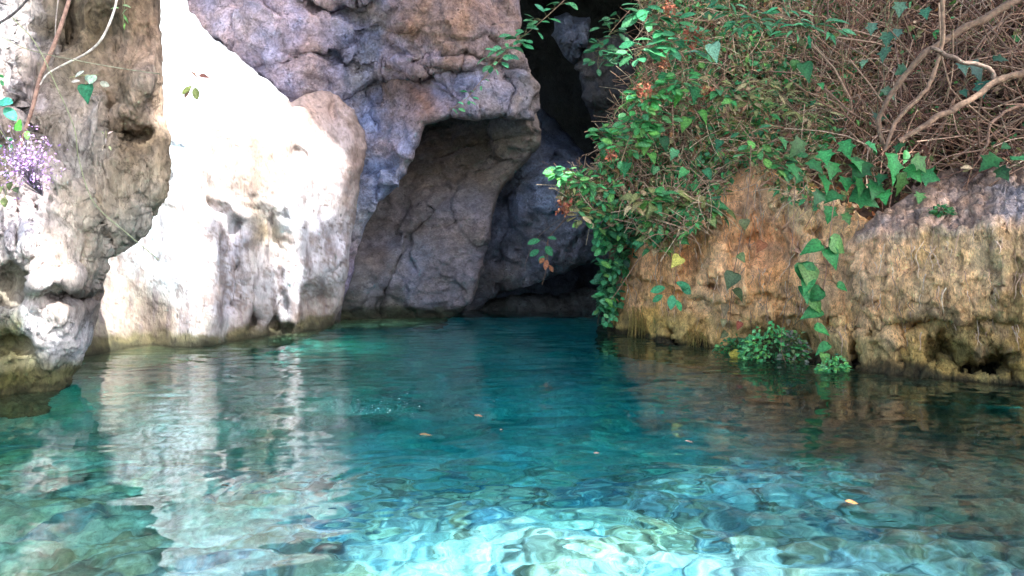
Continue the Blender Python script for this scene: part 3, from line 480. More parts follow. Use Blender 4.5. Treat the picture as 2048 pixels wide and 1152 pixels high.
branch([(2130, 95), (2048, 142), (1990, 165), (1930, 205), (1860, 245), (1796, 285)], 4.30, [.024, .022, .02, .017], 'straight bare branch rising to the right edge below the others', side=[[(1930, 205), (1990, 250), (2060, 262)]])
branch([(1860, 95), (1885, 106), (1920, 122), (1965, 132), (1988, 148), (1992, 168)], 4.36, [.013, .015, .016, .014], 'short dark crooked branch bridging two bare branches', col=(.16, .11, .08))
branch([(2060, 205), (2010, 225), (1982, 250), (1972, 290), (1960, 315)], 4.5, [.011, .010, .008], 'small dark forked branch low in the twig tangle', col=(.20, .12, .08), side=[[(1985, 235), (1940, 200), (1915, 215)], [(1972, 290), (1920, 270), (1905, 225)], [(1965, 300), (1900, 312), (1860, 335)]])

# ---- ivy plants: big glossy lobed leaves on creeping stems
def ivy_patch(label, spots, Y, group='ivy clumps on the right bank', tmpl=IVY, mat=M_GLOSS, cols=None, name='ivy_clump', cat='ivy', stemto=None, scale=1.0):
    """spots: (px,py,width_px[,tip angle deg])"""
    c = np.array([(.026, .16, .045), (.035, .19, .055), (.06, .16, .05), (.028, .12, .04)]) if cols is None else np.asarray(cols)
    s = np.array([(a[0], a[1], a[2]) for a in spots], float); Yl = Y-rng.uniform(0, .12, len(s)); pos = W(s[:, 0], s[:, 1]-s[:, 2]*.35, Yl)
    root = W(*(stemto or (s[0, 0], s[0, 1]-10)), Y+.12); t = empty(name, root, label, cat, group)
    size = s[:, 2]/F*Y*.8*scale*rng.uniform(.85, 1.1, len(s)); nr = rng.normal(size=(len(s), 3))*.36+np.array([0, -.85, .55]); nr /= np.linalg.norm(nr, axis=1)[:, None]
    tip = np.stack([np.array([math.cos(math.radians(a[3] if len(a) > 3 else 90+rng.uniform(-50, 50))) for a in spots]), np.full(len(s), -.2), np.array([-math.sin(math.radians(a[3] if len(a) > 3 else 90)) for a in spots])], -1)
    cc = c[rng.randint(0, len(c), len(s))]*rng.uniform(.6, 1.35, (len(s), 1))
    leaves('foliage', tmpl, pos, size, cc, mat, t, nr, tip, jit=.15)
    ps = []
    for k in range(len(s)):
        m = (root+pos[k])/2+rng.normal(size=3)*.03+np.array([0, .05, .03]); ps.append((spline([root, m, pos[k]], 4), .0022, (.10, .10, .04)))
    tubes('stem', ps, M_BARK, t, 5); return t
ivy_patch('large glossy ivy clump at the foot of the bare branches', [(1780, 338, 66, 80), (1726, 345, 50, 120), (1830, 335, 46, 40), (1690, 372, 40), (1640, 370, 54, 100), (1665, 345, 46), (1710, 412, 58, 30), (1600, 300, 46), (1750, 385, 50, 110), (1800, 375, 64, 70), (1770, 400, 44), (1735, 300, 36), (1845, 365, 44, 20), (1690, 300, 40), (1620, 340, 40), (1675, 405, 46, 140), (1580, 345, 36), (1650, 320, 44), (1805, 300, 34), (1840, 400, 34), (1560, 290, 40), (1705, 335, 48), (1765, 365, 40), (1820, 350, 40), (1660, 430, 36, 100), (1690, 440, 30), (1640, 400, 40), (1715, 375, 44), (1600, 365, 34)], 4.35, stemto=(1740, 330))
ivy_patch('two ivy leaves on the mauve ledge at the right edge', [(1990, 332, 44, 150), (2030, 338, 52, 20), (2070, 345, 44), (2000, 350, 30)], 4.2, stemto=(2040, 330))
ivy_patch('dark ivy leaves behind the straight bare branch', [(1945, 150, 60, 60), (1990, 130, 34, 10), (1965, 180, 36), (1920, 140, 30), (1925, 190, 24)], 4.75, stemto=(1960, 150), cols=[(.025, .085, .055), (.03, .09, .06)])
ivy_patch('single broad ivy leaf hanging in the olive brambles', [(1607, 148, 56, 80), (1590, 130, 24), (1640, 175, 22)], 4.9, stemto=(1605, 100), tmpl=HEART)
ivy_patch('pointed leaves hanging in a string beside the twig tangle', [(1800, 20, 34, 100), (1850, 30, 30), (1775, 80, 34, 100), (1795, 70, 26), (1775, 110, 36, 120), (1730, 130, 24), (1810, 150, 36, 150), (1770, 190, 30), (1755, 240, 30), (1745, 60, 30)], 4.6, stemto=(1795, -20), cols=[(.05, .14, .08), (.07, .14, .09)])
ivy_patch('broad bright green leaves at the centre of the bramble slope', [(1285, 295, 46, 90), (1325, 290, 40, 70), (1300, 320, 36, 80), (1255, 340, 36, 100), (1385, 190, 40, 90), (1360, 200, 36), (1400, 235, 34, 60), (1375, 250, 34, 120), (1350, 175, 34), (1330, 160, 34), (1410, 350, 28), (1450, 355, 26, 90), (1440, 290, 24), (1490, 270, 20)], 5.25, stemto=(1340, 240), tmpl=HEART, mat=M_LEAF, cols=[(.035, .2, .07), (.03, .17, .075), (.08, .26, .05)])
ivy_patch('pale hazy green leaf near the top of the brambles', [(1425, 108, 52, 80), (1405, 125, 40, 160)], 4.8, stemto=(1420, 60), tmpl=HEART, mat=M_LEAF, cols=[(.12, .26, .17)])

# ---- hanging vines in front of the bank
def vine(label, path, Y, spots, cols, tmpl=HEART, r=.0035, col=(.22, .13, .08), name='hanging_vine', group='vines hanging down the right bank', mat=M_GLOSS):
    P = ptile(path, Y, 6); t = empty(name, P[0], label, 'vine', group); ps = [(P, np.array([r, r*.6]), col)]
    if len(spots):
        s = np.array([x[:3] for x in spots], float); Yl = Y-rng.uniform(.01, .06, len(s)); pos = W(s[:, 0], s[:, 1], Yl)
        a = np.radians([x[3] if len(x) > 3 else rng.uniform(40, 140) for x in spots]); tip = np.stack([np.cos(a), np.full(len(a), -.25), -np.sin(a)], -1)
        nr = rng.normal(size=(len(s), 3))*.2+np.array([0, -.8, .6]); nr /= np.linalg.norm(nr, axis=1)[:, None]
        leaves('foliage', tmpl, pos, s[:, 2]/F*Y, cols, mat, t, nr, tip, jit=.15)
        for k in range(len(s)):
            j = np.argmin(((P-pos[k])**2).sum(1)); ps.append((spline([P[j], (P[j]+pos[k])/2+np.array([0, 0, .01]), pos[k]], 3), .0014, (.14, .12, .05)))
    tubes('stem', ps, M_BARK, t, 5); return t
vine('leafy vine of heart shaped leaves hanging to the water before the root streaks', [(1668, 400), (1660, 470), (1650, 560), (1636, 640), (1646, 700), (1660, 752)], 4.08, [(1640, 490, 40, 170), (1662, 485, 42, 15), (1655, 500, 40, 70), (1612, 535, 50, 95), (1605, 530, 46, 80), (1618, 560, 36, 110), (1640, 580, 36, 150), (1638, 620, 38, 165), (1632, 655, 30, 20), (1656, 690, 30, 160), (1648, 708, 24, 100), (1676, 570, 22, 20), (1606, 575, 34, 85), (1625, 600, 30, 60)], [(.03, .17, .05), (.04, .19, .06), (.09, .2, .055)])
vine('thin brown vine with few dull leaves hanging at the middle of the tan bank', [(1502, 290), (1497, 380), (1482, 470), (1466, 560), (1458, 660)], 4.62, [(1468, 548, 32, 120), (1450, 610, 26, 100), (1470, 580, 26, 60), (1478, 510, 18), (1488, 440, 20), (1452, 665, 16), (1446, 640, 16)], [(.10, .12, .05), (.13, .12, .06), (.08, .12, .05)])
vine('bare threadlike vine dangling left of the leafy hanging vine', [(1590, 360), (1585, 480), (1572, 600), (1562, 690), (1575, 735)], 4.25, [(1590, 500, 14), (1575, 640, 12)], [(.14, .1, .06)], r=.0022)
vine('long arching vine lying across the brambles to the waterside', [(1340, 440), (1290, 500), (1250, 560), (1222, 600)], 5.15, [], GREENS, r=.004)
vine('bright fresh sprig hanging on the lower left of the tan bank', [(1345, 470), (1352, 540), (1348, 590)], 4.95, [(1352, 565, 30, 20), (1330, 575, 30, 170), (1345, 590, 32, 100), (1362, 570, 26, 40), (1325, 590, 24, 150), (1352, 600, 24, 60)], [(.04, .24, .09), (.06, .28, .12)], OVAL, mat=M_LEAF)
vine('sprig with green and orange leaves dangling before the dark cave rock', [(1180, 395), (1130, 440), (1096, 480), (1092, 530)], 6.0, [(1080, 480, 26, 170), (1092, 492, 26, 60), (1078, 500, 22, 150), (1095, 475, 20, 20), (1086, 512, 22, 100)], [(.05, .24, .10), (.08, .28, .12)], OVAL, mat=M_LEAF)
t = vine('withered orange leaved twig below the dangling green sprig', [(1096, 480), (1094, 530), (1084, 570)], 5.98, [(1094, 520, 22, 100), (1098, 530, 18, 70), (1088, 516, 16, 120)], [(.42, .16, .08), (.3, .12, .06)], OVAL, mat=M_DRY)
vine('thin dry vine trailing across the face of the dark cave rock', [(1215, 390), (1150, 420), (1080, 470), (1053, 520), (1050, 545)], 6.3, [], GREENS, r=.003, col=(.2, .15, .13))
vine('bare brown stem trailing through the left of the brambles', [(1300, 110), (1275, 160), (1250, 205), (1240, 240)], 5.6, [], GREENS, r=.0035)
vine('bowed stem in front of the bramble leaves', [(1345, 210), (1350, 290), (1380, 350), (1345, 420)], 4.95, [(1350, 300, 22), (1372, 340, 22)], GREENS, r=.003)

# ---- sprays of oval leaves (shrub shoots), each a plant of its own
def spray(label, path, Y, n, size_px, cols, tmpl=OVAL, group='leafy shoots at the left of the slope', spread=16, mat=M_LEAF, r=.0035, side=2):
    P = ptile(path, Y, 6); t = empty('leafy_shoot', P[0], label, 'shrub shoot', group); ps = [(P, np.array([r, r*.5]), (.22, .14, .09))]; pos, tip = [], []
    L = len(P)
    for k in range(n):
        u = rng.uniform(.12, 1); b = P[min(L-1, int(u*L))]; a = rng.uniform(0, 2*math.pi); d = np.array([math.cos(a), -.5*rng.rand(), .6*math.sin(a)]); e = b+d*rng.uniform(.3, 1)*spread/F*Y
        pos.append(e); tip.append(d+np.array([0, 0, -.2])); ps.append((np.array([b, (b+e)/2+np.array([0, 0, .005]), e]), .0012, (.14, .14, .06)))
    nr = rng.normal(size=(n, 3))*.3+np.array([0, -.55, .8]); nr /= np.linalg.norm(nr, axis=1)[:, None]
    leaves('foliage', tmpl, pos, rng.uniform(.7, 1.15, n)*size_px/F*Y, cols, mat, t, nr, tip, jit=.15); tubes('stem', ps, M_BARK, t, 4); return t
spray('drooping branch of small oval leaves hanging over the top of the cleft', [(1160, -30), (1110, 18), (1062, 60), (1030, 85), (1000, 110), (985, 128)], 5.2, 46, 24, TEALS, spread=22)
spray('thin trailing twig with tiny leaves crossing the face of the cliff', [(1030, 85), (1000, 120), (960, 165), (930, 200), (895, 222)], 5.45, 16, 15, TEALS*1.3, spread=14, r=.003)
spray('leafy shoot of paired oval leaves at the top left of the slope', [(1255, -30), (1290, 22), (1320, 45), (1355, 70), (1380, 100)], 5.1, 44, 34, TEALS, spread=34)
spray('leafy shoot of broad oval leaves just below the paired oval shoot', [(1400, 60), (1350, 82), (1310, 92), (1280, 100), (1262, 112)], 5.0, 30, 32, TEALS, spread=26)
spray('dim grey green shoot in front of the dark cleft', [(1260, 20), (1225, 60), (1205, 90), (1195, 125)], 5.7, 42, 22, TEALS*.75, spread=28)
spray('dim shoot with narrow leaves beside the brown cleft rock', [(1300, 90), (1262, 100), (1240, 105), (1225, 120)], 5.6, 20, 22, TEALS*.75, LANCE, spread=20)
spray('bright green shoot poking left from the brambles over the cave', [(1250, 380), (1190, 375), (1150, 355), (1118, 345)], 5.4, 70, 19, GREENS*1.5, spread=26)
spray('bright green shoot above the cave mouth', [(1260, 300), (1230, 290), (1205, 270), (1192, 262)], 5.5, 46, 20, GREENS*1.3, spread=24)
spray('shoot of dull leaves under the bright shoot over the cave', [(1280, 420), (1220, 425), (1170, 430), (1140, 420)], 5.45, 50, 21, np.vstack([GREENS, OLIVES]), spread=28)
spray('clump of bright leaves in the middle left of the brambles', [(1260, 230), (1300, 190), (1340, 170), (1370, 160)], 5.1, 70, 24, GREENS*1.35, spread=34)
spray('leafy shoot in the brambles right of the cave mouth', [(1240, 330), (1262, 270), (1290, 240), (1330, 240)], 5.15, 70, 24, GREENS*1.1, spread=34)
spray('dull green shoot over the tan bank below the brambles', [(1260, 400), (1320, 400), (1380, 410), (1430, 430)], 4.95, 90, 26, np.vstack([GREENS, OLIVES]), HEART, spread=34)
spray('short dull shoot hanging on the upper left of the tan bank', [(1300, 440), (1330, 470), (1300, 500)], 5.05, 40, 24, np.vstack([GREENS*.9, OLIVES]), HEART, spread=30)
spray('fan of long pale leaves at the top of the slope', [(1560, -20), (1580, 40), (1600, 60), (1660, 55)], 4.9, 40, 30, TEALS, LANCE, spread=32)
spray('pale green shoot at the top edge of the brambles', [(1440, -30), (1460, 20), (1490, 45), (1530, 40)], 5.1, 46, 28, TEALS*.9, LANCE, spread=34)
spray('loose olive shoot in the upper middle of the slope', [(1500, 160), (1550, 180), (1600, 230), (1650, 220)], 4.95, 60, 24, OLIVES, LANCE, spread=34)
spray('loose yellow green shoot low in the brambles', [(1480, 250), (1520, 300), (1560, 330), (1600, 330)], 4.85, 60, 24, np.vstack([OLIVES, GREENS]), spread=36)
spray('shoot of small leaves below the pale hazy leaf', [(1420, 150), (1450, 190), (1500, 200), (1530, 230)], 5.0, 60, 22, np.vstack([GREENS, OLIVES]), BRAMBLE, spread=36)
# ivy curtain at the corner of the bank
cur = empty('ivy_curtain', W(1235, 400, 5.75), 'curtain of small blue green leaves at the corner of the tan bank', 'ivy')
CURT = [(1195, 400), (1270, 400), (1285, 470), (1252, 540), (1240, 600), (1222, 640), (1205, 655), (1193, 640), (1196, 560), (1190, 480)]
p = in_poly(780, CURT, lambda px, py: .12+.88*smooth((fbm(np.stack([px/16, py/45, px*0+4], -1), 3)+.2)/.35)); Yc = np.interp(p[:, 1], [400, 655], [5.75, 5.82])-rng.uniform(0, .35, len(p))
nr = rng.normal(size=(len(p), 3))*.38+np.array([-.1, -.55, .8]); nr /= np.linalg.norm(nr, axis=1)[:, None]
leaves('foliage', OVAL, W(p[:, 0], p[:, 1], Yc), rng.uniform(.035, .085, len(p)), np.vstack([TEALS*.95, TEALS*.6, GREENS]), M_LEAF, cur, nr, droop=.3, jit=.35)
tubes('stem', [(ptile([(x, 395), (x-6, 500), (x-14, 600), (x-20, 650)], 5.75), .003, (.12, .09, .05)) for x in (1215, 1230, 1245, 1260)], M_BARK, cur, 5)

# ---- dried red seed heads in the brambles
SEED = [(1287, 178, 40, 'rusty seed head beside the bright shoot left of the brambles'), (1330, 175, 0, ''), (1390, 70, 42, 'rusty seed head just under the topmost paired leaves'), (1415, 183, 30, 'rusty seed head beside the broad bright leaves'), (1127, 414, 34, 'pinkish dried seed head over the dark cave rock'), (1222, 312, 26, 'rust brown dead leaf cluster above the bright shoot over the cave'), (1328, 128, 24, 'small rusty seed head between the two oval leaved shoots'), (1340, 18, 30, 'rusty seed head at the top edge of the slope')]
for px, py, s, lab in SEED:
    if not s: continue
    Y = 5.0 if px > 1200 else 5.3; c = W(px, py, Y); t = empty('seed_head', c, lab, 'seed head', 'dried seed heads in the brambles'); n = 46
    d = rng.normal(size=(n, 3)); d /= np.linalg.norm(d, axis=1)[:, None]; R = s/2/F*Y; e = c+d*R*rng.uniform(.4, 1.1, (n, 1))
    leaves('dry_bracts', PETAL, e, R*rng.uniform(.3, .65, n), np.array([(.30, .09, .05), (.20, .06, .035), (.36, .15, .08)]), M_DRY, t); tubes('stalk', [(np.array([c, (c+x)/2, x]), .0014, (.25, .1, .06)) for x in e], M_BARK, t, 4)  # dry bracts of the seed head on thin stalks
# yellow and brown dead leaves caught in the brambles
for px, py, s, c, lab in [(1463, 220, 26, (.55, .42, .05), 'yellow leaf in the middle of the brambles'), (1360, 515, 26, (.5, .42, .1), 'yellow leaf stuck to the tan bank'), (1525, 485, 24, (.45, .2, .09), 'orange brown leaf lying on the tan bank'), (1410, 305, 40, (.40, .17, .07), 'large orange dead leaf in the lower brambles'), (1370, 330, 36, (.36, .18, .08), 'tan dead leaf beside the large orange one'), (1570, 120, 42, (.20, .10, .05), 'dark brown curled leaf above the broad ivy leaf'), (1465, 705, 26, (.5, .36, .07), 'yellow leaf floating at the foot of the bank'), (1480, 645, 16, (.18, .05, .03), 'dark red leaf low on the tan bank'), (1565, 395, 26, (.55, .38, .06), 'golden leaf above the root streaks'), (1820, 395, 34, (.30, .14, .08), 'brown dead leaf on the edge of the mauve ledge')]:
    Y = float(min(slopeY(np.array(px), np.array(py)), 9))-.22 if py < 640 else 4.5
    pos = W(px, py, Y); t = leaves('dead_leaf', HEART, [pos], s/F*Y, [c], M_DRY, None, np.array([[.1, -.8, .55]])/.976, np.array([[rng.normal()*.6, -.2, -.6]])); tag(t, lab, 'leaf', 'dead leaves caught on the slope')

# ---- waterside tufts
def tuft(label, px, py, w, h, Y, n, cols, grass=False, cat='fern tuft', group='green tufts at the foot of the bank'):
    c = W(px, py, Y); t = empty('waterside_tuft', c, label, cat, group); pos, ps, tip = [], [], []
    for k in range(n):
        a = rng.uniform(-1, 1); e = c+np.array([a*w/2, -rng.uniform(0, .5)*w*.6, 0])/F*Y+np.array([0, 0, rng.uniform(-.1, 1)*h*math.sqrt(max(.05, 1-a*a))])/F*Y
        pos.append(e); tip.append((a, -.4, rng.uniform(-.6, .5))); 
        if k % 3 == 0: ps.append((spline([c+np.array([a*.3*w/F*Y, 0, 0]), (c+e)/2+np.array([0, 0, .02]), e], 4), .0014, (.10, .13, .05)))
    nr = rng.normal(size=(n, 3))*.4+np.array([0, -.5, .8]); nr /= np.linalg.norm(nr, axis=1)[:, None]
    leaves('foliage', DIAMOND if not grass else LANCE, pos, rng.uniform(.02, .038, n) if not grass else rng.uniform(.05, .1, n), cols, M_LEAF, t, nr, tip); tubes('stem', ps, M_BARK, t, 4); return t
tuft('bushy bright green tuft at the foot of the tan bank', 1540, 712, 120, 66, 4.42, 420, GREENS*1.5)
tuft('low dull green tuft left of the bushy bright one', 1470, 700, 80, 28, 4.7, 130, GREENS)
tuft('small bright tuft under the leafy hanging vine', 1664, 742, 50, 34, 4.02, 120, GREENS*1.6)
tuft('sparse grey leaved tuft between the bushy tuft and the vine', 1585, 715, 60, 60, 4.35, 90, np.array([(.12, .14, .10), (.16, .17, .13), (.08, .12, .05)]))
tuft('small sprig of moss on the mauve ledge', 1880, 428, 40, 20, 3.98, 60, GREENS*.8)
for px, py, w, h, lab in [(1300, 672, 90, 60, 'yellow dry grass fringe at the left foot of the tan bank'), (1262, 660, 44, 60, 'narrow yellow grass fringe next to the ivy curtain'), (1400, 690, 60, 30, 'short brown grass fringe in the dip of the bank'), (1610, 705, 60, 60, 'yellowish grass fringe behind the leafy hanging vine')]:
    Y = 1050/(py-HZ)-.05; c = W(px, py, Y); t = empty('grass_fringe', c, lab, 'grass', 'dry grass fringes along the bank'); ps = []
    for k in range(int(w*1.6)):
        x = rng.uniform(-.5, .5)*w/F*Y; top = c+np.array([x*.9, rng.uniform(0, .06), rng.uniform(.5, 1)*h/F*Y]); bot = c+np.array([x+rng.normal()*.01, rng.uniform(-.08, 0), rng.uniform(-.03, .03)])
        ps.append((spline([top, (top+bot)/2+np.array([0, -.03, .01]), bot], 3), np.array([.002, .0008]), [(.42, .3, .09), (.36, .24, .08), (.3, .25, .07)][k % 3]))
    tubes('blades', ps, M_DRY, t, 3)

# ---- left rock plants
def lvine(name, label, pl, Y, r, col, cat='vine', group='vines trailing on the left rock'):
    P = ptile(pl, Y); o = tubes(name, [(P, np.array(r), col)], M_BARK, None, 8); return tag(o, label, cat, group)
lvine('woody_vine', 'reddish woody vine climbing the left rock', [(150, -40), (140, -5), (112, 80), (82, 150), (65, 215), (50, 262), (40, 300)], 3.32, [.007, .009, .008, .006], (.34, .2, .15))
lvine('pale_tendril', 'pale bowed tendril arching across the left rock', [(238, -30), (228, 22), (205, 75), (175, 105), (130, 128), (95, 148), (80, 170)], 3.3, [.005, .005, .003], (.55, .48, .42))
lvine('green_runner', 'long thin green runner hanging down the middle of the left rock', [(25, 35), (72, 88), (112, 170), (148, 255), (158, 320), (188, 405), (258, 470), (318, 520)], 3.2, [.0022, .0022, .0018], (.20, .22, .12))
lvine('dark_twig', 'dark twig crossing the top left corner', [(-40, 70), (0, 45), (30, 25), (62, -10), (80, -40)], 3.1, [.006, .005, .004], (.07, .06, .06))
lvine('straw_stem', 'straight straw coloured stem at the top of the left rock', [(120, -30), (112, 40), (110, 90)], 3.4, [.003, .002], (.55, .45, .4))
lvine('thin_runner', 'thin horizontal runner across the left rock to the white stone', [(0, 72), (60, 100), (160, 122), (250, 138), (320, 148)], 3.28, [.002, .002], (.33, .33, .22))
def lsprig(label, spots, Y, cols, tmpl, stem, mat=M_LEAF, cat='leafy sprig', group='sprigs on the left rock'):
    P = ptile(stem, Y, 5); t = empty('rock_sprig', P[0], label, cat, group); s = np.array([x[:3] for x in spots], float); a = np.radians([x[3] for x in spots])
    nr = rng.normal(size=(len(s), 3))*.25+np.array([0, -.8, .5]); nr /= np.linalg.norm(nr, axis=1)[:, None]
    leaves('foliage', tmpl, W(s[:, 0], s[:, 1], Y-.02), s[:, 2]/F*Y, cols, mat, t, nr, np.stack([np.cos(a), a*0-.2, -np.sin(a)], -1), jit=.12); tubes('stem', [(P, .002, (.25, .25, .12))], M_BARK, t, 5); return t
lsprig('sprig of pale leaves hanging on the brown part of the left rock', [(175, 150, 26, 60), (190, 150, 28, 100), (168, 142, 20, 140), (200, 165, 18, 20), (160, 162, 16, 170)], 3.25, [(.36, .48, .40), (.5, .5, .42), (.28, .4, .3)], OVAL, [(140, 155), (170, 150), (200, 150)])
lsprig('dark green rounded leaf below the pale sprig on the left rock', [(172, 172, 34, 80)], 3.22, [(.02, .16, .07)], HEART, [(170, 150), (172, 172)])
lsprig('bright green leaf beside the woody vine', [(35, 243, 42, 40), (55, 262, 20, 80)], 3.1, [(.10, .42, .06)], OVAL, [(20, 225), (36, 243)])
lsprig('teal leaves at the left edge of the left rock', [(-5, 205, 40, 10), (10, 215, 40, 45), (-10, 230, 30, 60)], 3.05, [(.06, .3, .2), (.08, .34, .22)], OVAL, [(-20, 200), (10, 215)])
lsprig('small green sprig at the left edge above the purple flowers', [(12, 275, 18, 20), (20, 285, 18, 80), (5, 290, 18, 120), (-4, 150, 14, 20), (2, 160, 14, 60)], 3.1, [(.06, .25, .09)], OVAL, [(0, 260), (16, 285)])
lsprig('spindly green sprig under the top edge of the left rock', [(245, 10, 20, 20), (255, 18, 18, 160), (248, 30, 18, 60), (238, 16, 18, 190), (250, 46, 14, 90)], 3.5, [(.16, .34, .10), (.2, .36, .16)], LANCE, [(250, -10), (248, 20), (246, 50)])
lsprig('tiny pale plant in the hollow of the left rock', [(208, 268, 12, 240), (216, 268, 12, 300), (212, 276, 12, 90), (208, 290, 14, 120), (218, 292, 12, 60)], 3.45, [(.4, .42, .2), (.7, .55, .5)], LANCE, [(212, 262), (212, 285)])
lsprig('olive sprig dangling in front of the white buttress', [(384, 172, 26, 130), (390, 175, 28, 75), (380, 178, 22, 110)], 4.85, [(.085, .095, .03), (.06, .08, .03), (.12, .07, .055)], OVAL, [(372, 158), (388, 172), (400, 186)])
lsprig('brown seed pod lying against the white buttress', [(376, 140, 30, 10), (398, 150, 26, 20)], 4.95, [(.09, .04, .035)], LANCE, [(370, 138), (400, 150), (430, 158)], M_DRY, 'seed pod')
fl = empty('purple_flower', W(55, 360, 3.2), 'fluffy purple flower cluster on the left rock', 'flower'); n = 620
d = rng.normal(size=(n, 3))*np.array([.055, .035, .055]); d[:, 2] += .06; c0 = W(55, 350, 3.1)
leaves('blossom', PETAL, c0+d, rng.uniform(.008, .016, n), np.array([(.42, .25, .55), (.5, .34, .62), (.36, .2, .46), (.6, .45, .66)]), M_LEAF, fl); tubes('stem', [(np.array([c0+np.array([0, .1, -.08]), c0+x*.5, c0+x]), .001, (.2, .16, .2)) for x in d[:160]], M_BARK, fl, 4)
lsprig('dull green leaves under the purple flower', [(10, 340, 22, 60), (22, 360, 22, 100), (5, 370, 24, 90), (30, 375, 18, 60), (15, 320, 20, 150), (8, 395, 20, 80)], 3.2, [(.14, .16, .07), (.1, .14, .06)], BRAMBLE, [(0, 310), (15, 350), (10, 400)])

# ------------------------------------------------------------------ pool bed and water
def axis(segs):
    out = []
    for a, b, s0, s1 in segs:
        x = a
        while x < b-1e-6:
            out.append(x); t = (x-a)/(b-a); x += s0+(s1-s0)*t
    out.append(segs[-1][1]); return np.array(out)
def bed_base(x, y):
    d = np.interp(y, [-4, 0, 1.2, 2.2, 3.0, 3.8, 5, 6.5, 8, 9.5, 11], [.3, .45, .5, .62, .85, 1.35, 1.9, 2.1, 1.9, 1.0, .3])
    d = d*(1-.55*smooth((-x-1.2)/1.6)*smooth((4-y)/2))
    e = smooth((np.abs(x-.5)-3.6)/1.6); r = smooth((-2.0-y)/1.5); b = smooth((y-9.6)/1.2)
    k = np.maximum(np.maximum(e, r), b); return -d*(1-k)+.5*k
def grid_obj(name, xs, ys, zf, mat, colf=None, closed=None):
    X, Y = np.meshgrid(xs, ys); Z = zf(X, Y); V = np.stack([X, Y, Z], -1); n, m = len(xs), len(ys); i = np.arange(n*m).reshape(m, n)
    q = np.stack([i[:-1, :-1], i[:-1, 1:], i[1:, 1:], i[1:, :-1]], -1).reshape(-1, 4); V2 = V.reshape(-1, 3); fs = [q]; C = colf(V).reshape(-1, 3) if colf else None
    if closed is not None:
        ring = np.concatenate([i[0, :-1], i[:-1, -1], i[-1, :0:-1], i[:0:-1, 0]]); low = V2[ring].copy(); low[:, 2] = closed; o = len(V2); k = np.arange(len(ring)); kn = np.roll(k, -1)
        fs.append(np.stack([ring[kn], ring[k], o+k, o+kn], -1)); V2 = np.concatenate([V2, low]); fs.append((o+k[::-1])[None, :])
    return mesh_obj(name, V2, fs, mat, col=np.concatenate([C, C[ring]]) if C is not None and closed is not None else C)
def bed_h(X, Y):
    P = np.stack([X, Y, X*0], -1); q = P*np.array([7.6, 6.4, 1])+1.25*np.stack([fbm(P*3, 3), fbm(P*3+9, 2), X*0], -1); q[..., 2] = .5
    f1, f2, cid, _ = worley(q); g = smooth((f2-f1)/.35); big = fbm(P*1.1+4, 3)*.16
    q2 = P*np.array([9., 8., 1]); q2[..., 2] = .5; a1, a2, c2, _ = worley(q2)
    return bed_base(X, Y)+big+(.04*g*(.4+(cid % 7)/7)+.025*smooth((a2-a1)/.3))*(1-.8*smooth((Y-2.7)/1.2))
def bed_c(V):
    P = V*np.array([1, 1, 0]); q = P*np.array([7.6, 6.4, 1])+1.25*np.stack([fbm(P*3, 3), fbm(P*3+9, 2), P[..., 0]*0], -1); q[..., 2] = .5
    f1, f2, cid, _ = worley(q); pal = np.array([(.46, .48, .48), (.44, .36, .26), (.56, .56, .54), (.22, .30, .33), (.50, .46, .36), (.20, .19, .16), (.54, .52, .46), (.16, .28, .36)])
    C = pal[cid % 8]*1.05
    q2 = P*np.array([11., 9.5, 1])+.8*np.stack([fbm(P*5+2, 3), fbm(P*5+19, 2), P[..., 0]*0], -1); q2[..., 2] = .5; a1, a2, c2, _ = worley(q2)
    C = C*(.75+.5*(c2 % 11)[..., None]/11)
    caustic_tone = np.array([.80, .80, .78]); k = (1-smooth((f2-f1)/.09))*smooth((fbm(P*2.3+50, 3)+.35)/.5); k2 = (1-smooth((a2-a1)/.12))*.7; k = np.maximum(k, k2)[..., None]; C = C*(1-k)+caustic_tone*k  # pale web painted between the stones to imitate caustic light lines
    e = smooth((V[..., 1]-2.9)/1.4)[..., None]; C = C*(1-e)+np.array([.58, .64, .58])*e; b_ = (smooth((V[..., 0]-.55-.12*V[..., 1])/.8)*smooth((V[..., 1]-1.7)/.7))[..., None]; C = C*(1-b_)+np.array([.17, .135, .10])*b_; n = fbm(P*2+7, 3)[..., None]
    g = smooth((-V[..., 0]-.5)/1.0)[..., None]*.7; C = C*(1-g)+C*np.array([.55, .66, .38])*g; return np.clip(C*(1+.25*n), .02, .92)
xs = axis([(-40, -6, 5, 2), (-6, -3.2, .25, .08), (-3.2, -1.5, .05, .022), (-1.5, 2.2, .013, .013), (2.2, 4.2, .03, .06), (4.2, 7.5, .1, .4), (7.5, 40, 2, 5)])
ys = axis([(-40, -4, 5, 1), (-4, .9, .4, .05), (.9, 3.2, .011, .018), (3.2, 4, .018, .025), (4, 8, .03, .06), (8, 12, .1, .4), (12, 40, 2, 5)])
tag(grid_obj('pool_bed', xs, ys, bed_h, M_BED, bed_c), kind='structure')

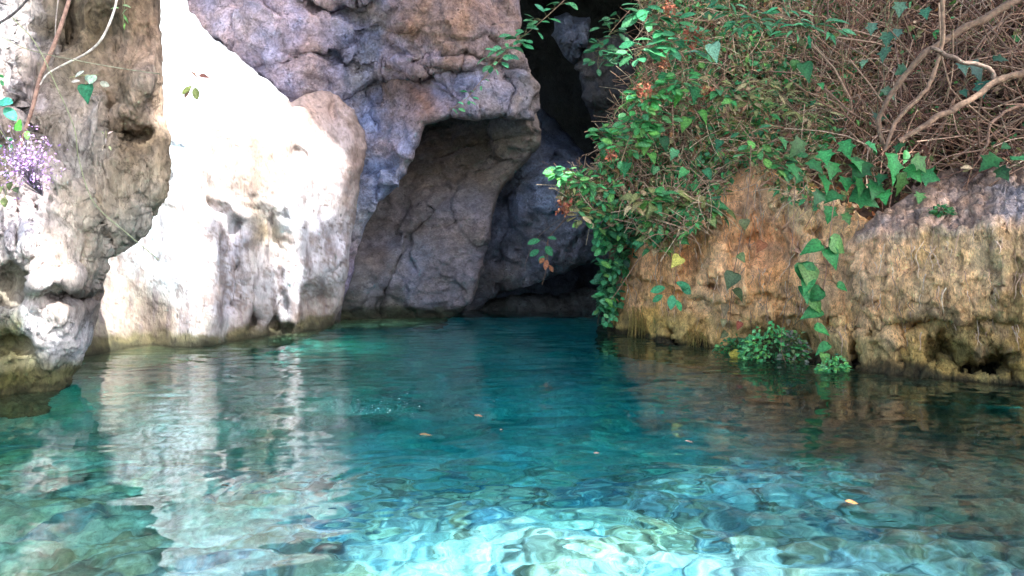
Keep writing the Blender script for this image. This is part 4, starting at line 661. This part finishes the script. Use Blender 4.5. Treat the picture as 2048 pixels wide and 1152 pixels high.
wr = np.random.RandomState(21)
WAVES = []; FAR = []
for k in range(26):
    L = math.exp(wr.uniform(math.log(.085), math.log(.26))); a = wr.normal()*.28+math.pi/2+.08; FAR.append((2*math.pi/L*math.cos(a), 2*math.pi/L*math.sin(a), wr.uniform(0, 6.28), L*.0022*wr.uniform(.5, 1.3)))
for k in range(46):
    L = math.exp(wr.uniform(math.log(.07), math.log(.7))); a = wr.normal()*.75+math.pi/2+.25; WAVES.append((2*math.pi/L*math.cos(a), 2*math.pi/L*math.sin(a), wr.uniform(0, 6.28), L*.00062*wr.uniform(.5, 1.3)))
RINGS = [(*((np.array([590, 985])-np.array([1024, 0]))), .26, .035, .00022), (845-1024, 975, .42, .09, .0008), (1480-1024, 1040, .5, .10, .0007), (1180-1024, 1090, .4, .09, .0007)]
def wave_h(X, Y):
    z = np.zeros_like(X); P = np.stack([X*1.1, Y*.8, X*0], -1); amp = .55+.9*smooth((fbm(P*1.3, 3)+.3)/.7)
    wx = X+.06*fbm(P*2+3, 2); wy = Y+.06*fbm(P*2+13, 2)
    for kx, ky, p, a in WAVES: z += a*np.sin(kx*wx+ky*wy+p)
    z *= amp*(.9+1.5*smooth((Y-2.3)/2.5))
    f = np.zeros_like(X)
    for kx, ky, p, a in FAR: f += a*np.sin(kx*wx+ky*wy+p)
    z += f*smooth((Y-2.6)/2.2)*(.35+1.0*smooth((fbm(P*2.1+60, 3)+.3)/.6))
    near = smooth((3.1-Y)/1.0)*smooth((X+.9)/.5)
    z += near*(.0036*fbm(np.stack([X*6.2, Y*8.5, X*0+2], -1), 3, .5))
    for k0, (dx, py, R, L, a) in enumerate(RINGS):
        Yc = 1050/(py-HZ); Xc = dx/F*Yc; r = np.hypot(X-Xc, Y-Yc); z += a*(.3+.9*smooth((perlin(np.stack([X*3, Y*3, X*0+k0], -1))+.3)/.6))*np.sin(2*math.pi*r/L)*np.exp(-((r-R*.55)/(R*.4))**2)
    edge = smooth((4.4-np.abs(X-.5))/.3); return z*edge
m, nt, b = new_mat('clear_water'); nt.nodes.remove(b); L = nt.links.new; out = nt.nodes['Material Output']
gl = N(nt, 'ShaderNodeBsdfGlass'); gl.inputs['IOR'].default_value = 1.33; gl.inputs['Roughness'].default_value = 0.0; gl.inputs['Color'].default_value = (1, 1, 1, 1)
va = N(nt, 'ShaderNodeVolumeAbsorption'); va.inputs['Color'].default_value = (.0, .835, .86, 1); va.inputs['Density'].default_value = .85; L(gl.outputs[0], out.inputs['Surface']); L(va.outputs[0], out.inputs['Volume'])
xs = axis([(-4.6, -3.2, .1, .05), (-3.2, -1.6, .03, .014), (-1.6, 2.4, .012, .012), (2.4, 4, .02, .04), (4, 5.6, .06, .1)])
ys = axis([(-3.0, 1.0, .2, .02), (1.0, 2.6, .008, .012), (2.6, 8, .012, .034), (8, 10.2, .05, .1)])
water = tag(grid_obj('water', xs, ys, wave_h, m, None, closed=-4.0), kind='structure')

# floating leaves and scum on the water
def floater(label, px, py, s, c, tmpl=OVAL, name='floating_leaf', cat='leaf', ang=None, mat=M_DRY):
    Y = 1050/(py-HZ); pos = W(px, py, Y); pos[2] = wave_h(np.array([pos[0]]), np.array([pos[1]]))[0]+.004; a = rng.uniform(0, 6.28) if ang is None else math.radians(ang)
    o = leaves(name, tmpl, [pos], s/F*Y, [c], mat, None, np.array([[.05, -.15, .98]]), np.array([[math.cos(a), math.sin(a), 0]]), jit=0); return tag(o, label, cat, 'leaves floating on the pool')
floater('small orange leaf floating alone on the lower right water', 1690, 1003, 26, (.62, .30, .10), ang=-10)
floater('dark curled leaf floating on the white reflection', 440, 973, 24, (.06, .045, .03), LANCE, ang=10)
floater('thin brown twig leaf floating at the centre of the pool', 838, 872, 32, (.36, .2, .1), LANCE, ang=25)
floater('brown leaf floating right of the ripples at the pool centre', 948, 833, 18, (.34, .2, .12), ang=0)
floater('small reddish leaf floating left of the bank reflection', 1188, 910, 16, (.4, .25, .2), ang=40)
floater('brown fleck floating behind the reddish leaf', 1000, 862, 14, (.4, .26, .2), LANCE, ang=60)
floater('pale leaf floating in the bank reflection', 1370, 884, 20, (.5, .35, .28), LANCE, ang=0)
bub = []
for k in range(70):
    px, py = rng.normal(770, 70), rng.normal(812, 12); Y = 1050/(py-HZ); bub.append(W(px, py, Y)*np.array([1, 1, 0])+np.array([0, 0, .004]))
tag(leaves('foam_flecks', DIAMOND, bub, rng.uniform(.003, .008, 70), [(.8, .82, .82)], M_LEAF, None, np.tile([[0., -.2, .98]], (70, 1)), jit=0), 'scatter of white foam flecks on the ripples at the pool centre', 'foam', kind='stuff')

tag(grid_obj('cleft_shade_cap', np.arange(-.6, 3.4, .08), np.arange(6.35, 10.2, .08), lambda X, Y: CZ+.345*Y+.10+.10*fbm(np.stack([X*1.3, Y*1.3, X*0], -1), 3), M_DARK, lambda V: np.full(V.shape, .014), closed=5.2), kind='structure')  # out-of-view slab added to keep sky light out of the cleft
# ------------------------------------------------------------------ sun, sky and the added, unseen tree crown that shades the pool
S = np.array([.48, -.52, .71]); S /= np.linalg.norm(S)
U1 = np.cross(S, [0, 0, 1.]); U1 /= np.linalg.norm(U1); U2 = np.cross(S, U1)
def proj(P): return np.stack([P @ U1, P @ U2], -1)
def surf(poly, rock_name, n):
    p = in_poly(n, poly); return W(p[:, 0], p[:, 1], ROCKS[rock_name](p[:, 0], p[:, 1]))
def pool_pts(poly, n, shift=(.23, .10)):
    p = in_poly(n, poly); Y = 1050/(p[:, 1]-HZ); return np.stack([(p[:, 0]-1024)/F*Y+shift[0], Y+shift[1], 0*Y], -1)
lit = [surf([(318, -60), (362, -60), (385, 25), (470, 108), (560, 178), (600, 230), (640, 270), (690, 315), (690, 400), (640, 400), (600, 430), (596, 650), (566, 655), (560, 470), (520, 440), (440, 420), (350, 405), (390, 450), (430, 560), (400, 670), (300, 690), (180, 715), (205, 610), (215, 520), (300, 460), (335, 350), (340, 280), (328, 200)], 'pale_buttress', 5000),
       surf([(0, 390), (60, 380), (70, 430), (40, 480), (110, 530), (80, 560), (0, 500)], 'weathered_rock', 350), surf([(50, 640), (120, 615), (125, 680), (70, 710)], 'weathered_rock', 250), surf([(0, 20), (50, 10), (40, 150), (0, 200)], 'weathered_rock', 250),
       pool_pts([(600, 1400), (660, 1090), (740, 1010), (820, 985), (1000, 990), (1250, 985), (1430, 985), (1560, 1040), (1680, 1095), (1900, 1160), (2050, 1200), (2100, 1400)], 6000)]
dark = [surf([(-200, -120), (330, -120), (340, 280), (300, 460), (210, 515), (200, 640), (130, 790), (-200, 800)], 'weathered_rock', 9000), surf([(340, -60), (1050, -60), (1078, 200), (1060, 240), (850, 250), (740, 430), (680, 660), (560, 660), (600, 250), (470, 108)], 'overhanging_cliff', 8000),
        surf([(640, 180), (735, 295), (700, 450), (660, 658), (600, 660), (600, 440), (690, 420), (700, 330), (600, 215)], 'pale_buttress', 3000), surf([(440, 430), (510, 430), (545, 480), (560, 660), (400, 690), (440, 560)], 'pale_buttress', 2500),
        surf([(680, 650), (850, 250), (1085, 240), (1085, 300), (980, 450), (930, 620)], 'leaning_slab', 5000), surf([(960, 250), (1250, 250), (1250, 550), (950, 600)], 'dark_cave_rock', 3000), surf([(1040, -60), (1300, -60), (1300, 300), (1040, 300)], 'cave_wall', 3000),
        surf([(1190, 700), (1290, 430), (1500, 320), (1820, 480), (1820, 760)], 'root_bank', 6000), surf([(1690, 760), (1700, 470), (1870, 345), (2200, 320), (2200, 800)], 'tufa_block', 6000), surf([(1215, 450), (1290, -80), (2200, -80), (2200, 330), (1700, 480)], 'hillside', 12000),
        veg_points(6000, THICK, (.3, .6), None)[1],
        pool_pts([(130, 770), (600, 670), (1200, 640), (1700, 745), (3200, 790), (3200, 1300), (2100, 1190), (1900, 1130), (1700, 1070), (1580, 1010), (1450, 950), (1250, 945), (800, 945), (720, 980), (620, 1070), (560, 1300), (-600, 1300), (-600, 800)], 26000, (.2, .1))]
rs = np.random.RandomState(5)
lit2 = proj(np.concatenate(lit)); CELL = .06
grid = set(map(tuple, np.floor(lit2/CELL).astype(int)))
D = np.concatenate(dark)
cand = np.repeat(D, 3, 0); cand = cand+rs.normal(size=cand.shape)*.03
tt = (rs.uniform(6.8, 8.4, len(cand))-cand[:, 2])/S[2]; pos = cand+S*tt[:, None]; c2 = proj(pos)
# thin out so every patch of shade gets a few leaves, and keep the gaps that let the sun through
keep, cnt = [], {}
for k in rs.permutation(len(pos)):
    g = tuple(np.floor(c2[k]/.07).astype(int))
    if cnt.get(g, 0) >= 4: continue
    i, j = np.floor(c2[k]/CELL).astype(int)
    if any((i+a, j+b) in grid for a in (-1, 0, 1) for b in (-1, 0, 1)): continue
    cnt[g] = cnt.get(g, 0)+1; keep.append(k)
pos = pos[keep]
tree = empty('unseen_shade_tree', (6.5, -4.5, .4), 'unseen tree added to shade the pool, its crown shaped around the sunlit areas', 'tree')
nr = S+rs.normal(size=(len(pos), 3))*.25; nr /= np.linalg.norm(nr, axis=1)[:, None]
leaves('unseen_crown', HEART, pos, rs.uniform(.10, .14, len(pos)), GREENS, M_LEAF, tree, nr, rs.normal(size=(len(pos), 3)))  # unseen leaves added along the sun rays to shape the shade
lp = [(spline([(6.5, -4.5, -.2), (6.4, -4.2, 1.5), (6.2, -3.6, 3.2), (5.8, -2.8, 4.9), (5.4, -1.6, 7.2)], 6), np.array([.34, .27, .2, .1]), (.25, .2, .16))]
tubes('unseen_trunk', lp, M_BARK, tree, 12)  # trunk and limbs added to carry the unseen crown
tubes('unseen_limb', [(spline([(5.8, -2.8, 4.9), (5.4, -1.6, 7.0), (5.6, -.4, 8.0), (5.8, 1.0, 8.3)], 6), np.array([.13, .03]), (.25, .2, .16)), (spline([(5.9, -3.0, 4.5), (5.2, -2.2, 6.6), (4.2, -1.4, 8.0), (3.4, -.8, 8.4)], 6), np.array([.11, .03]), (.25, .2, .16))], M_BARK, tree, 8)
print('crown leaves', len(pos))

wd = bpy.data.worlds.new('World'); SC.world = wd; wd.use_nodes = True; nt = wd.node_tree
sky = nt.nodes.new('ShaderNodeTexSky'); sky.sky_type = 'NISHITA'; sky.sun_disc = False; sky.sun_elevation = math.asin(S[2]); sky.sun_rotation = math.atan2(S[0], S[1])
nt.links.new(sky.outputs[0], nt.nodes['Background'].inputs[0]); nt.nodes['Background'].inputs[1].default_value = .15
sky.air_density = .6; sky.dust_density = 2.5; sky.ozone_density = .6
sl = bpy.data.lights.new('sun', 'SUN'); sl.energy = 3.6; sl.angle = math.radians(.5); sl.color = (1, .99, .98)
so = bpy.data.objects.new('sun', sl); COL.objects.link(so); so.rotation_euler = Vector(S).to_track_quat('Z', 'Y').to_euler(); so.location = (-5, -5, 9)

cam = bpy.data.cameras.new('camera'); cam.sensor_width = 36; cam.lens = 36*F/2048; cam.shift_y = -(576-HZ)/2048; cam.clip_end = 200; cam.clip_start = .05
co = bpy.data.objects.new('camera', cam); co.location = (0, 0, CZ); co.rotation_euler = (math.pi/2, 0, 0); COL.objects.link(co); SC.camera = co
SC.view_settings.view_transform = 'Standard'; SC.view_settings.look = 'None'; SC.view_settings.exposure = 2.35; SC.view_settings.gamma = 1
SC.cycles.use_denoising = True; SC.cycles.blur_glossy = .35; SC.cycles.sample_clamp_indirect = 30; SC.cycles.caustics_refractive = True; SC.cycles.caustics_reflective = False
SC.cycles.max_bounces = 12; SC.cycles.diffuse_bounces = 4; SC.cycles.transmission_bounces = 8; SC.cycles.glossy_bounces = 4; SC.cycles.transparent_max_bounces = 8
